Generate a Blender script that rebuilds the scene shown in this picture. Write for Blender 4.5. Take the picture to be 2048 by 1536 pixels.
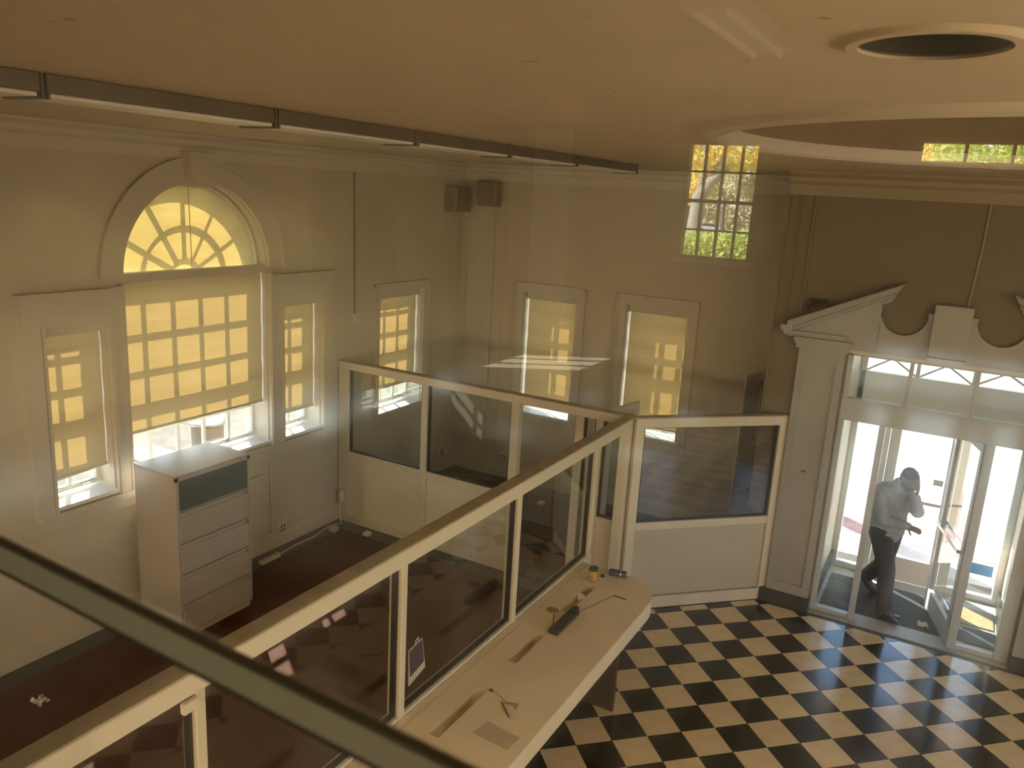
import bpy, bmesh, math, random
import numpy as np
from mathutils import Matrix, Vector
random.seed(7); rng = np.random.default_rng(7)
D = bpy.data; SC = bpy.context.scene; COL = SC.collection
PI = math.pi
for o in list(D.objects): D.objects.remove(o)

# ------------------------------------------------------------------ camera, sky, sun, exposure
EYE = 4.25                                   # eye height above the hall floor
PITCH, ROLL, YAW = -0.23558, 0.05695, 0.50767
cam = D.objects.new('camera', D.cameras.new('camera')); COL.objects.link(cam)
cam.data.sensor_width = 36.0; cam.data.lens = 36.0 * 1604.0 / 2048.0
cam.data.clip_start = 0.02; cam.data.clip_end = 600
cam.data.dof.use_dof = True; cam.data.dof.focus_distance = 7.5; cam.data.dof.aperture_fstop = 7.0
Rm = Matrix.Rotation(YAW, 4, 'Z') @ Matrix.Rotation(PI / 2 + PITCH, 4, 'X') @ Matrix.Rotation(ROLL, 4, 'Z')
cam.matrix_world = Matrix.Translation((0, 0, EYE)) @ Rm
SC.camera = cam

SUN_DIR = Vector((1.66, -1.15, -1.45)).normalized()     # travel direction of the light
SUN_E = 30.0
w = D.worlds.new('sky'); SC.world = w; w.use_nodes = True
nt = w.node_tree; bg = nt.nodes['Background']
sky = nt.nodes.new('ShaderNodeTexSky'); sky.sky_type = 'NISHITA'; sky.sun_disc = False
sky.sun_elevation = math.asin(-SUN_DIR.z); sky.sun_rotation = math.atan2(-SUN_DIR.x, -SUN_DIR.y)
sky.air_density = 1.0; sky.dust_density = 0.4; sky.ozone_density = 1.0
nt.links.new(sky.outputs[0], bg.inputs[0]); bg.inputs[1].default_value = 1.2
sl = D.lights.new('sun', 'SUN'); sl.energy = SUN_E; sl.angle = math.radians(0.55); sl.color = (1.0, 0.93, 0.80)
sun = D.objects.new('sun', sl); COL.objects.link(sun); sun.location = (-30, 25, 30)
sun.rotation_euler = SUN_DIR.to_track_quat('-Z', 'Y').to_euler()
FILL_W, UNDER_FILL_W, FILL_C = 80.0, 120.0, (1.0, .78, .52)       # added fill lamps, over the hall and under the mezzanine
vs = SC.view_settings; vs.view_transform = 'Standard'; vs.look = 'None'; vs.gamma = 1.0; vs.exposure = 0.0
vs.use_curve_mapping = False
cy = SC.cycles
cy.max_bounces = 14; cy.diffuse_bounces = 7; cy.glossy_bounces = 5; cy.transmission_bounces = 6; cy.transparent_max_bounces = 40
cy.sample_clamp_indirect = 6.0; cy.caustics_reflective = False; cy.caustics_refractive = False; cy.blur_glossy = 0.5

# ------------------------------------------------------------------ materials
def lin(r, g, b):
    f = lambda c: (c / 12.92 if c <= .04045 else ((c + .055) / 1.055) ** 2.4)
    return (f(r / 255), f(g / 255), f(b / 255))
def mat(name, col, rough=.6, noise=0, scale=6, spec=.5, metal=0, bump=0, bscale=60, rnd=0, col2=None, emit=None, specks=False):
    m = D.materials.new(name); m.use_nodes = True; n = m.node_tree.nodes; L = m.node_tree.links
    b = n['Principled BSDF']; b.inputs['Base Color'].default_value = (*col, 1); b.inputs['Roughness'].default_value = rough
    b.inputs['Metallic'].default_value = metal; b.inputs['Specular IOR Level'].default_value = spec
    tc = n.new('ShaderNodeTexCoord')
    src = None
    if noise or col2:
        t = n.new('ShaderNodeTexNoise'); t.inputs['Scale'].default_value = scale; t.inputs['Detail'].default_value = 5
        t.inputs['Roughness'].default_value = .65
        L.new(tc.outputs['Object'], t.inputs['Vector'])
        r = n.new('ShaderNodeValToRGB'); r.color_ramp.elements[0].position = .34; r.color_ramp.elements[1].position = .68
        c2 = col2 or tuple(c * (1 - noise) for c in col)
        r.color_ramp.elements[0].color = (*c2, 1); r.color_ramp.elements[1].color = (*col, 1)
        L.new(t.outputs['Fac'], r.inputs['Fac']); src = r.outputs[0]
    if specks:                               # dark flecks and soot spots on the ceiling
        t3 = n.new('ShaderNodeTexNoise'); t3.inputs['Scale'].default_value = 9; t3.inputs['Detail'].default_value = 2; L.new(tc.outputs['Object'], t3.inputs['Vector'])
        t4 = n.new('ShaderNodeTexNoise'); t4.inputs['Scale'].default_value = .55; L.new(tc.outputs['Object'], t4.inputs['Vector'])
        ad = n.new('ShaderNodeMath'); ad.operation = 'MULTIPLY_ADD'; L.new(t4.outputs['Fac'], ad.inputs[0]); ad.inputs[1].default_value = .22; L.new(t3.outputs['Fac'], ad.inputs[2])
        r3 = n.new('ShaderNodeValToRGB'); r3.color_ramp.elements[0].position = .845; r3.color_ramp.elements[1].position = .885
        r3.color_ramp.elements[0].color = (1, 1, 1, 1); r3.color_ramp.elements[1].color = (.55, .5, .42, 1); L.new(ad.outputs[0], r3.inputs[0])
        m3 = n.new('ShaderNodeMix'); m3.data_type = 'RGBA'; m3.blend_type = 'MULTIPLY'; m3.inputs[0].default_value = 1
        L.new(src, m3.inputs[6]); L.new(r3.outputs[0], m3.inputs[7]); src = m3.outputs[2]
    if rnd:
        oi = n.new('ShaderNodeObjectInfo'); mr = n.new('ShaderNodeMapRange')
        mr.inputs['To Min'].default_value = 1 - rnd; mr.inputs['To Max'].default_value = 1 + rnd * .4
        L.new(oi.outputs['Random'], mr.inputs['Value'])
        mx = n.new('ShaderNodeMix'); mx.data_type = 'RGBA'; mx.blend_type = 'MULTIPLY'; mx.inputs[0].default_value = 1
        if src: L.new(src, mx.inputs[6])
        else: mx.inputs[6].default_value = (*col, 1)
        L.new(mr.outputs[0], mx.inputs[7]); src = mx.outputs[2]
    if src: L.new(src, b.inputs['Base Color'])
    if bump:
        t2 = n.new('ShaderNodeTexNoise'); t2.inputs['Scale'].default_value = bscale; t2.inputs['Detail'].default_value = 3
        L.new(tc.outputs['Object'], t2.inputs['Vector'])
        bp = n.new('ShaderNodeBump'); bp.inputs['Strength'].default_value = bump; bp.inputs['Distance'].default_value = .01
        L.new(t2.outputs['Fac'], bp.inputs['Height']); L.new(bp.outputs[0], b.inputs['Normal'])
    if emit:
        b.inputs['Emission Color'].default_value = (*emit[:3], 1); b.inputs['Emission Strength'].default_value = emit[3]
    return m
def glass(name, tint=(.97, .985, .97), k=1.0, haze=0.0):
    m = D.materials.new(name); m.use_nodes = True; n = m.node_tree.nodes; L = m.node_tree.links
    for x in list(n):
        if x.type != 'OUTPUT_MATERIAL': n.remove(x)
    out = [x for x in n if x.type == 'OUTPUT_MATERIAL'][0]
    g = n.new('ShaderNodeNewGeometry'); dt = n.new('ShaderNodeVectorMath'); dt.operation = 'DOT_PRODUCT'
    L.new(g.outputs['Normal'], dt.inputs[0]); L.new(g.outputs['Incoming'], dt.inputs[1])
    def mth(op, a, b=None):
        q = n.new('ShaderNodeMath'); q.operation = op; q.use_clamp = (op == 'MULTIPLY_ADD')
        for i, v in enumerate((a, b)):
            if v is None: continue
            if isinstance(v, (int, float)): q.inputs[i].default_value = v
            else: L.new(v, q.inputs[i])
        return q
    a = mth('ABSOLUTE', dt.outputs['Value']); o = mth('SUBTRACT', 1.0, a.outputs[0]); p = mth('POWER', o.outputs[0], 5.0)
    f = mth('MULTIPLY_ADD', p.outputs[0], .96 * k); f.inputs[2].default_value = .04 * k
    tr = n.new('ShaderNodeBsdfTransparent'); tr.inputs[0].default_value = (*tint, 1)
    gl = n.new('ShaderNodeBsdfGlossy'); gl.inputs['Roughness'].default_value = 0.0; gl.inputs[0].default_value = (1, 1, 1, 1)
    mx = n.new('ShaderNodeMixShader'); L.new(f.outputs[0], mx.inputs[0]); L.new(gl.outputs[0], mx.inputs[2])
    src = tr.outputs[0]
    if haze:                                 # grease and dust on the pane scatter a little of the light that passes
        rf = n.new('ShaderNodeBsdfRefraction'); rf.inputs['Roughness'].default_value = .30; rf.inputs['IOR'].default_value = 1.10; rf.inputs[0].default_value = (.80, .92, 1, 1)
        h = n.new('ShaderNodeMixShader')
        tc = n.new('ShaderNodeTexCoord'); t = n.new('ShaderNodeTexNoise'); t.inputs['Scale'].default_value = 9; t.inputs['Detail'].default_value = 4
        L.new(tc.outputs['Object'], t.inputs['Vector'])
        mr = n.new('ShaderNodeMapRange'); mr.inputs['From Min'].default_value = .35; mr.inputs['From Max'].default_value = .7
        mr.inputs['To Min'].default_value = haze * .45; mr.inputs['To Max'].default_value = haze * 1.6
        L.new(t.outputs['Fac'], mr.inputs['Value']); L.new(mr.outputs[0], h.inputs[0])
        L.new(tr.outputs[0], h.inputs[1]); L.new(rf.outputs[0], h.inputs[2]); src = h.outputs[0]
    L.new(src, mx.inputs[1]); L.new(mx.outputs[0], out.inputs[0])
    return m
def fabric(name, refl, trans):
    m = D.materials.new(name); m.use_nodes = True; n = m.node_tree.nodes; L = m.node_tree.links
    for x in list(n):
        if x.type != 'OUTPUT_MATERIAL': n.remove(x)
    out = [x for x in n if x.type == 'OUTPUT_MATERIAL'][0]
    a = n.new('ShaderNodeBsdfDiffuse'); a.inputs[0].default_value = (*refl, 1)
    b = n.new('ShaderNodeBsdfTranslucent')
    tc = n.new('ShaderNodeTexCoord'); mp = n.new('ShaderNodeMapping'); mp.inputs['Scale'].default_value = (1, 1, 14)
    t = n.new('ShaderNodeTexNoise'); t.inputs['Scale'].default_value = 1.6; t.inputs['Detail'].default_value = 3
    L.new(tc.outputs['Object'], mp.inputs[0]); L.new(mp.outputs[0], t.inputs['Vector'])
    r = n.new('ShaderNodeValToRGB'); r.color_ramp.elements[0].position = .3; r.color_ramp.elements[1].position = .75
    r.color_ramp.elements[0].color = (*[c * .9 for c in trans], 1); r.color_ramp.elements[1].color = (*[c * 1.1 for c in trans], 1)
    L.new(t.outputs['Fac'], r.inputs[0]); L.new(r.outputs[0], b.inputs[0])
    s = n.new('ShaderNodeAddShader'); L.new(a.outputs[0], s.inputs[0]); L.new(b.outputs[0], s.inputs[1]); L.new(s.outputs[0], out.inputs[0])
    return m
def fill_lamp_mat(name, watts, r): return mat(name, (.8, .78, .7), .5, emit=(*FILL_C, watts / (4 * PI * PI * r * r)))
M = {}
M['wall'] = mat('painted_plaster', (.60, .53, .415), .75, noise=.07, scale=2.2, bump=.05, bscale=40)
M['ceil'] = mat('ceiling_paint', (.60, .505, .37), .85, noise=.10, scale=1.6, bump=.12, bscale=26, specks=True)
M['trim'] = mat('trim_paint', (.66, .60, .50), .42, noise=.05, scale=4)
M['casing'] = mat('casing_paint', (.62, .56, .46), .45, noise=.06, scale=4)
M['dark'] = mat('dark_recess', (.014, .011, .007), .85)
M['sash'] = mat('sash_paint', (.74, .72, .66), .45)
M['frame'] = mat('partition_frame', (.70, .63, .49), .38, noise=.05, scale=3)
M['rail'] = mat('partition_cap', (.50, .42, .28), .5, noise=.3, scale=7)
M['panel'] = mat('partition_panel', (.76, .68, .53), .45, noise=.04, scale=2)
M['gasket'] = mat('black_gasket', (.012, .010, .008), .5)
M['counter'] = mat('counter_laminate', (.84, .71, .50), .38, noise=.10, scale=3)
M['slot'] = mat('counter_recess', (.64, .51, .32), .5, noise=.15, scale=8)
M['leg'] = mat('counter_panel', (.075, .035, .022), .4, noise=.3, scale=5)
M['cream'] = mat('cream_tile', (.84, .69, .43), .16, noise=.16, scale=5, rnd=.10, col2=(.70, .54, .30), spec=.5)
M['black'] = mat('black_tile', (.006, .007, .0055), .13, noise=.3, scale=8, rnd=.2, spec=.36)
M['grout'] = mat('tile_joint', (.05, .042, .03), .7)
M['office'] = mat('office_floor', (.075, .015, .006), .6, spec=.04, noise=.35, scale=3)
M['border'] = mat('floor_border', (.030, .034, .027), .4, noise=.3, scale=6)
M['base'] = mat('dark_baseboard', (.028, .032, .030), .45)
M['steel'] = mat('cabinet_paint', (.47, .42, .36), .36, noise=.05, scale=3)
M['blueglass'] = mat('flipper_door', (.085, .12, .14), .18, noise=.2, scale=3)
M['handle'] = mat('drawer_pull', (.22, .17, .12), .4)
M['metal'] = mat('aluminium', (.62, .62, .60), .32, metal=.85)
M['satin'] = mat('hazed_aluminium', (.47, .50, .52), .38)  # inner frame colour dulled and blued, doorway haze worked into it
M['chrome'] = mat('chrome', (.8, .8, .8), .15, metal=1)
M['blackp'] = mat('black_plastic', (.012, .013, .014), .38)
M['fixture'] = mat('fixture_shaded', (.15, .12, .08), .45, noise=.2, scale=3)  # housing coloured dark for the shade on its near side
M['wall_dim'] = mat('entrance_wall_dimmed', (.205, .163, .105), .75, noise=.08, scale=2, bump=.05, bscale=40)  # wall paint darkened, the entrance wall's dim light put into its colour
M['gasket2'] = mat('grey_gasket', (.12, .11, .07), .6)
M['dome'] = mat('dome_dimmed', (.26, .20, .12), .85, noise=.15, scale=2)  # recess colour darkened; its shade is painted in against the globe light
M['darkwall'] = mat('rear_brown_wall', (.24, .19, .13), .8)
M['etrim'] = mat('entrance_trim_dimmed', (.385, .375, .36), .45, noise=.06, scale=4)  # trim darkened and greyed; weaker light and door haze go into the colour
M['speaker'] = mat('speaker_case', (.27, .215, .14), .7)
M['panel2'] = mat('lobby_panel_dimmed', (.52, .455, .35), .45, noise=.04, scale=2)  # partition panel darkened to offset the globe light falling on it
M['etrim2'] = mat('entrance_cornice_dark', (.34, .28, .19), .6, noise=.06, scale=4)  # darker copy of the trim colour, also on the pipe there
M['satin2'] = mat('hazed_door_white', (.80, .82, .82), .4)  # outer frame lightened; the haze before it is put in the colour
M['brass'] = mat('brass', (.30, .20, .06), .35, metal=.6)
M['cup'] = mat('yellow_cup', (.55, .33, .03), .5)
M['can'] = mat('navy_foil', (.03, .05, .09), .3)
M['paper'] = mat('paper', (.72, .68, .60), .8)
M['grey'] = mat('grey_mat', (.50, .41, .29), .7)
M['purple'] = mat('purple_print', (.07, .025, .09), .5)
M['outlet'] = mat('outlet_plate', (.70, .64, .52), .4)
M['mat'] = mat('entrance_mat', (.035, .036, .040), .9, noise=.3, scale=30, bump=.3, bscale=300)
M['coir'] = mat('coir_mat', (.42, .32, .16), .95, noise=.5, scale=40, bump=.4, bscale=200)
M['thresh'] = mat('stone_threshold', (.42, .41, .38), .5, noise=.2, scale=12)
M['pavement'] = mat('pavement', (.52, .49, .44), .9, noise=.25, scale=.8)
M['straw'] = mat('dry_lawn', (.16, .135, .095), .95, noise=.5, scale=5, bump=.5, bscale=30)
M['asphalt'] = mat('asphalt', (.14, .14, .15), .9, noise=.25, scale=2)
M['brick'] = mat('brick_paving', (.50, .27, .25), .9, noise=.45, scale=7)
M['lawn'] = mat('park_lawn', (.36, .38, .10), .95, noise=.5, scale=2)
M['bark'] = mat('pale_bark', (.55, .50, .42), .85, noise=.5, scale=5)
M['bark2'] = mat('grey_bark', (.22, .18, .15), .9, noise=.5, scale=4)
M['car'] = mat('silver_car', (.55, .57, .60), .25, metal=.3)
M['carglass'] = mat('car_window', (.03, .035, .04), .1)
M['rubber'] = mat('rubber', (.02, .02, .02), .8)
M['skin'] = mat('skin', (.16, .085, .055), .5)
M['hair'] = mat('hair', (.03, .025, .022), .8)
M['jacket'] = mat('jacket_cloth', (.40, .45, .53), .85, noise=.25, scale=10, bump=.5, bscale=22)  # lightened and blued; doorway haze is mixed into the cloth colour
M['trouser'] = mat('trouser_cloth', (.052, .053, .068), .85, noise=.2, scale=12, bump=.3, bscale=18)
M['shoe'] = mat('shoe_leather', (.02, .018, .018), .35)
M['red'] = mat('exit_red', (.5, .03, .02), .5, emit=(1, .12, .04, .16))
M['tube'] = mat('fluorescent_tube', (.9, .9, .9), .5, emit=(1, .88, .55, .20))
M['rear'] = mat('rear_wall_paint', (.34, .28, .20), .8)
M['whitedoor'] = mat('white_door', (.80, .77, .70), .45)
M['oak'] = mat('wood_floor', (.50, .45, .38), .4, noise=.3, scale=3)
M['glass'] = glass('partition_glass', (.93, .95, .925), 1.0)
M['wglass'] = glass('window_glass', (.97, .985, .975), 1.0)
M['view'] = glass('viewing_glass', (.98, .985, .97), 1.8, haze=.075)
M['shade'] = fabric('solar_shade', (.48, .44, .36), (.098, .065, .021))
M['leafy'] = fabric('yellow_leaf', (.76, .62, .20), (.26, .21, .05))
M['leafg'] = fabric('green_leaf', (.46, .50, .18), (.26, .28, .07))
M['leafd'] = fabric('olive_leaf', (.56, .50, .36), (.20, .18, .11))
M['blue'] = fabric('blue_sticker', (.03, .25, .45), (.012, .10, .17))
M['shade2'] = fabric('arch_shade', (.48, .44, .36), (.135, .096, .028))

# ------------------------------------------------------------------ builders
W = {}                                       # world matrix of each empty / parent
def tag(o, label=None, cat=None, group=None, kind=None):
    if label: o['label'] = label
    if cat: o['category'] = cat
    if group: o['group'] = group
    if kind: o['kind'] = kind
    return o
def thing(name, loc=(0, 0, 0), rz=0, label=None, cat=None, group=None, kind=None):
    o = D.objects.new(name, None); COL.objects.link(o); o.location = loc; o.rotation_euler = (0, 0, rz); o.empty_display_size = .1
    W[o] = Matrix.Translation(loc) @ Matrix.Rotation(rz, 4, 'Z')
    return tag(o, label, cat, group, kind)
class MB:
    def __init__(s, T=None): s.v = []; s.f = []; s.T = T
    def add(s, vs, fs):
        k = len(s.v)
        for p in vs:
            if s.T is not None: p = s.T @ Vector(p)
            s.v.append(tuple(p))
        s.f += [tuple(i + k for i in f) for f in fs]; return s
    def box(s, x0, x1, y0, y1, z0, z1):
        if x0 > x1: x0, x1 = x1, x0
        if y0 > y1: y0, y1 = y1, y0
        return s.add([(x0, y0, z0), (x1, y0, z0), (x1, y1, z0), (x0, y1, z0), (x0, y0, z1), (x1, y0, z1), (x1, y1, z1), (x0, y1, z1)],
                     [(0, 3, 2, 1), (4, 5, 6, 7), (0, 1, 5, 4), (1, 2, 6, 5), (2, 3, 7, 6), (3, 0, 4, 7)])
    def bbox(s, x0, x1, y0, y1, z0, z1, b=.004):     # box with chamfered vertical+horizontal edges
        if x0 > x1: x0, x1 = x1, x0
        if y0 > y1: y0, y1 = y1, y0
        b = min(b, (x1 - x0) * .3, (y1 - y0) * .3, (z1 - z0) * .3)
        bm = bmesh.new(); bmesh.ops.create_cube(bm, size=1)
        for v in bm.verts:
            v.co = Vector(((x0 + x1) / 2 + v.co.x * (x1 - x0), (y0 + y1) / 2 + v.co.y * (y1 - y0), (z0 + z1) / 2 + v.co.z * (z1 - z0)))
        bmesh.ops.bevel(bm, geom=list(bm.edges), offset=b, segments=1, affect='EDGES')
        bm.verts.index_update()
        s.add([v.co.copy() for v in bm.verts], [[v.index for v in f.verts] for f in bm.faces]); bm.free(); return s
    def bar(s, p, q, w, h, up=(0, 0, 1)):             # box section w (sideways) x h (along up) from p to q
        p = Vector(p); q = Vector(q); d = (q - p).normalized(); u = Vector(up); a = d.cross(u)
        if a.length < 1e-4: a = d.cross(Vector((1, 0, 0)))
        a.normalize(); u = a.cross(d).normalized()
        c = [(-1, -1), (1, -1), (1, 1), (-1, 1)]
        return s.add([p + a * (i * w / 2) + u * (j * h / 2) for i, j in c] + [q + a * (i * w / 2) + u * (j * h / 2) for i, j in c],
                     [(3, 2, 1, 0), (4, 5, 6, 7), (0, 1, 5, 4), (1, 2, 6, 5), (2, 3, 7, 6), (3, 0, 4, 7)])
    def tube(s, pts, r, n=8):
        pts = [Vector(p) for p in pts]; rs = r if isinstance(r, (list, tuple)) else [r] * len(pts)
        vs = []; fs = []
        a = None
        for i, p in enumerate(pts):
            d = (pts[min(i + 1, len(pts) - 1)] - pts[max(i - 1, 0)]).normalized()
            if a is None: a = d.orthogonal().normalized()
            else: a = (a - d * a.dot(d)); a = a.normalized() if a.length > 1e-6 else d.orthogonal().normalized()
            b = d.cross(a)
            for k in range(n):
                t = 2 * PI * k / n; vs.append(p + (a * math.cos(t) + b * math.sin(t)) * rs[i])
        for i in range(len(pts) - 1):
            for k in range(n): fs.append((i * n + k, i * n + (k + 1) % n, (i + 1) * n + (k + 1) % n, (i + 1) * n + k))
        fs.append(tuple(range(n - 1, -1, -1))); fs.append(tuple((len(pts) - 1) * n + k for k in range(n)))
        return s.add(vs, fs)
    def lathe(s, prof, c=(0, 0, 0), n=24, cap=True):
        c = Vector(c); vs = []; fs = []
        for r, z in prof:
            for k in range(n): t = 2 * PI * k / n; vs.append(c + Vector((r * math.cos(t), r * math.sin(t), z)))
        for i in range(len(prof) - 1):
            for k in range(n): fs.append((i * n + k, i * n + (k + 1) % n, (i + 1) * n + (k + 1) % n, (i + 1) * n + k))
        if cap:
            fs.append(tuple(range(n - 1, -1, -1))); fs.append(tuple((len(prof) - 1) * n + k for k in range(n)))
        return s.add(vs, fs)
    def prism(s, poly, lo, hi, ax='z'):               # poly in the other two axes (x:y,z  y:x,z  z:x,y)
        n = len(poly)
        def P(a, b, t): return {'x': (t, a, b), 'y': (a, t, b), 'z': (a, b, t)}[ax]
        return s.add([P(a, b, lo) for a, b in poly] + [P(a, b, hi) for a, b in poly],
                     [tuple(range(n - 1, -1, -1)), tuple(range(n, 2 * n))] + [(i, (i + 1) % n, n + (i + 1) % n, n + i) for i in range(n)])
    def build(s, name, m, parent=None, smooth=False, label=None, cat=None, group=None, kind=None, origin=None, bevel=0):
        me = D.meshes.new(name); o = D.objects.new(name, me); COL.objects.link(o)
        vs = s.v
        if parent is not None:
            inv = W[parent].inverted(); vs = [inv @ Vector(v) for v in vs]; o.parent = parent; W[o] = W[parent]
        else:
            a = np.array(vs); c = Vector(((a[:, 0].min() + a[:, 0].max()) / 2, (a[:, 1].min() + a[:, 1].max()) / 2, a[:, 2].min()))
            if kind == 'structure': c = Vector((0, 0, 0))
            vs = [Vector(v) - c for v in vs]; o.location = c; W[o] = Matrix.Translation(c)
        me.from_pydata([tuple(v) for v in vs], [], s.f); me.update()
        bm = bmesh.new(); bm.from_mesh(me); bmesh.ops.recalc_face_normals(bm, faces=bm.faces); bm.to_mesh(me); bm.free()
        for mm in (m if isinstance(m, list) else [m]): me.materials.append(mm)
        if smooth:
            me.polygons.foreach_set('use_smooth', [True] * len(me.polygons))
            try: me.set_sharp_from_angle(angle=math.radians(38))
            except Exception: pass
        if bevel:
            b = o.modifiers.new('bevel', 'BEVEL'); b.width = bevel; b.segments = 2; b.limit_method = 'ANGLE'
        return tag(o, label, cat, group, kind)
STR = 'structure'
def B(*a): return MB().box(*a)

# ------------------------------------------------------------------ key planes
XL, YB, YD, ZC = -6.60, 10.10, 8.60, 4.60     # left wall, back wall, entrance wall, ceiling
XR = 6.6; YM = 0.30; ZM = 2.65                # right wall, viewing-window plane, mezzanine floor
TL = lambda s, d, z: (XL - d, s, z)           # left wall: s along y, d outwards
TB = lambda s, d, z: (s, YB + d, z)           # back wall: s along x, d outwards
def sbox(mb, T, s0, s1, d0, d1, z0, z1):
    p = T(s0, d0, z0); q = T(s1, d1, z1)
    return mb.box(min(p[0], q[0]), max(p[0], q[0]), min(p[1], q[1]), max(p[1], q[1]), z0, z1)

# ------------------------------------------------------------------ wall shells
AC, AR, AZ = 5.402, .868, 3.307                # main arched window: centre, radius, springing height
WT = .38                                      # wall thickness
lw = MB()
holes = [(3.756, 4.372, 1.345, 2.94), (4.534, 6.270, 1.345, AZ), (6.475, 7.096, 1.345, 2.94), (8.18, 9.145, 1.25, 2.876)]
def wall_with_holes(mb, T, s0, s1, z0, z1, hs, d0=0, d1=WT):
    cur = s0
    for (a, b, lo, hi) in hs:
        sbox(mb, T, cur, a, d0, d1, z0, z1); sbox(mb, T, a, b, d0, d1, z0, lo)
        if hi < z1 and not (abs(hi - AZ) < 1e-6 and T is TL): sbox(mb, T, a, b, d0, d1, hi, z1)
        cur = b
    sbox(mb, T, cur, s1, d0, d1, z0, z1)
wall_with_holes(lw, TL, -1.2, YB + WT, -.12, ZC + .3, holes)
NA = 28
for k in range(NA):                           # spandrel above the arch
    t0, t1 = PI - PI * k / NA, PI - PI * (k + 1) / NA
    a0, a1 = AC + AR * math.cos(t0), AC + AR * math.cos(t1); z0, z1 = AZ + AR * math.sin(t0), AZ + AR * math.sin(t1)
    lw.prism([(a0, z0), (a1, z1), (a1, ZC + .3), (a0, ZC + .3)], XL - WT, XL, 'x')
lw.build('wall_left', M['wall'], kind=STR)
bw = MB()
W1 = (-5.495, -4.66, 1.10, 2.865); W2 = (-3.925, -3.065, 1.10, 2.865)
wall_with_holes(bw, TB, XL - .0, -1.71, -.12, ZC + .3, [W1, W2])
bw.build('wall_back', M['wall'], kind=STR)
B(1.60, XR, YB, YB + WT, -.12, ZC + .3).build('wall_back', M['wall'], kind=STR)
# entrance block that stands forward of the back wall, with the vestibule inside
eb = MB()
DX0, DX1, DZ = -.935, .93, 2.87
eb.box(-1.71, DX0, YD, YD + .16, -.12, ZC + .3).box(DX1, 1.60, YD, YD + .16, -.12, ZC + .3).box(DX0, DX1, YD, YD + .16, DZ, ZC + .3)
eb.box(-1.71, -1.55, YD + .16, YB + WT, -.12, ZC + .3).box(1.44, 1.60, YD + .16, YB + WT, -.12, ZC + .3)
eb.build('wall_entrance', M['wall_dim'], kind=STR)
vb = MB()
vb.box(-1.03, -.93, YD + .16, 9.96, 0, 2.92).box(.88, .98, YD + .16, 9.96, 0, 2.92)
vb.box(-1.55, -.92, 9.96, 10.12, -.1, ZC + .3).box(.87, 1.44, 9.96, 10.12, -.1, ZC + .3).box(-.92, .87, 9.96, 10.12, 2.78, ZC + .3)
vb.box(-1.03, .98, YD + .16, 9.96, 2.92, 2.98)
vb.build('wall_vestibule', M['trim'], kind=STR)
# right wall of the hall (out of view) with three tall openings added for sky light
rw = MB(); cur = -1.2
for a in (0.6, 3.4, 6.2):
    rw.box(XR, XR + WT, cur, a, -.12, ZC + .3).box(XR, XR + WT, a, a + 1.5, -.12, 1.2).box(XR, XR + WT, a, a + 1.5, 3.4, ZC + .3); cur = a + 1.5
rw.box(XR, XR + WT, cur, YB + WT, -.12, ZC + .3)
rw.build('wall_right', M['wall'], kind=STR)
rear = MB().box(XL - WT, XR + WT, -1.3, -1.2, -.12, ZM).build('wall_under_mezzanine', M['wall'], kind=STR)

# ------------------------------------------------------------------ ceiling with dome recess and can holes
CANS = [(-.144, 1.98, .152), (-6.07, 5.66, .165), (-6.12, 9.00, .17), (-.06, 6.88, .125)]
DC = (.31, 4.66, 1.575)
def holed_plane(x0, x1, y0, y1, z, circles):
    bm = bmesh.new(); ed = []
    def loop(pts):
        vs = [bm.verts.new((x, y, z)) for x, y in pts]
        for i in range(len(vs)): ed.append(bm.edges.new((vs[i], vs[(i + 1) % len(vs)])))
    loop([(x0, y0), (x1, y0), (x1, y1), (x0, y1)])
    for cx, cy_, r in circles: loop([(cx + r * math.cos(2 * PI * k / 48), cy_ + r * math.sin(2 * PI * k / 48)) for k in range(48)])
    bmesh.ops.triangle_fill(bm, edges=ed, use_beauty=True)
    bm.verts.index_update(); mb = MB().add([v.co.copy() for v in bm.verts], [[v.index for v in f.verts] for f in bm.faces]); bm.free(); return mb
ce = holed_plane(XL - WT, XR + WT, YM + .02, YB + WT, ZC, CANS + [DC]).build('ceiling', M['ceil'], kind=STR)
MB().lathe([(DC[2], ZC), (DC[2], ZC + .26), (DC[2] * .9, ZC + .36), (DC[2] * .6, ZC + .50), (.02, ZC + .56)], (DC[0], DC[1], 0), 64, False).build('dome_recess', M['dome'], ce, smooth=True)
MB().lathe([(DC[2] - .005, ZC + .05), (DC[2] - .005, ZC - .02), (DC[2] + .03, ZC - .035), (DC[2] + .06, ZC - .02), (DC[2] + .09, ZC - .025), (DC[2] + .12, ZC + .002)], (DC[0], DC[1], 0), 72, False).build('dome_ring', M['trim'], ce, smooth=True)
B(XL - WT, XR + WT, YM - .05, YB + WT, ZC + .95, ZC + 1.0).build('roof', M['ceil'], kind=STR)
CANL = ['large recessed can light hole in the near ceiling, dark inside', 'recessed can light hole in the ceiling above the arched window',
        'small recessed can light hole near the far left ceiling corner', 'recessed can light hole in the ceiling over the entrance pediment']
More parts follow.
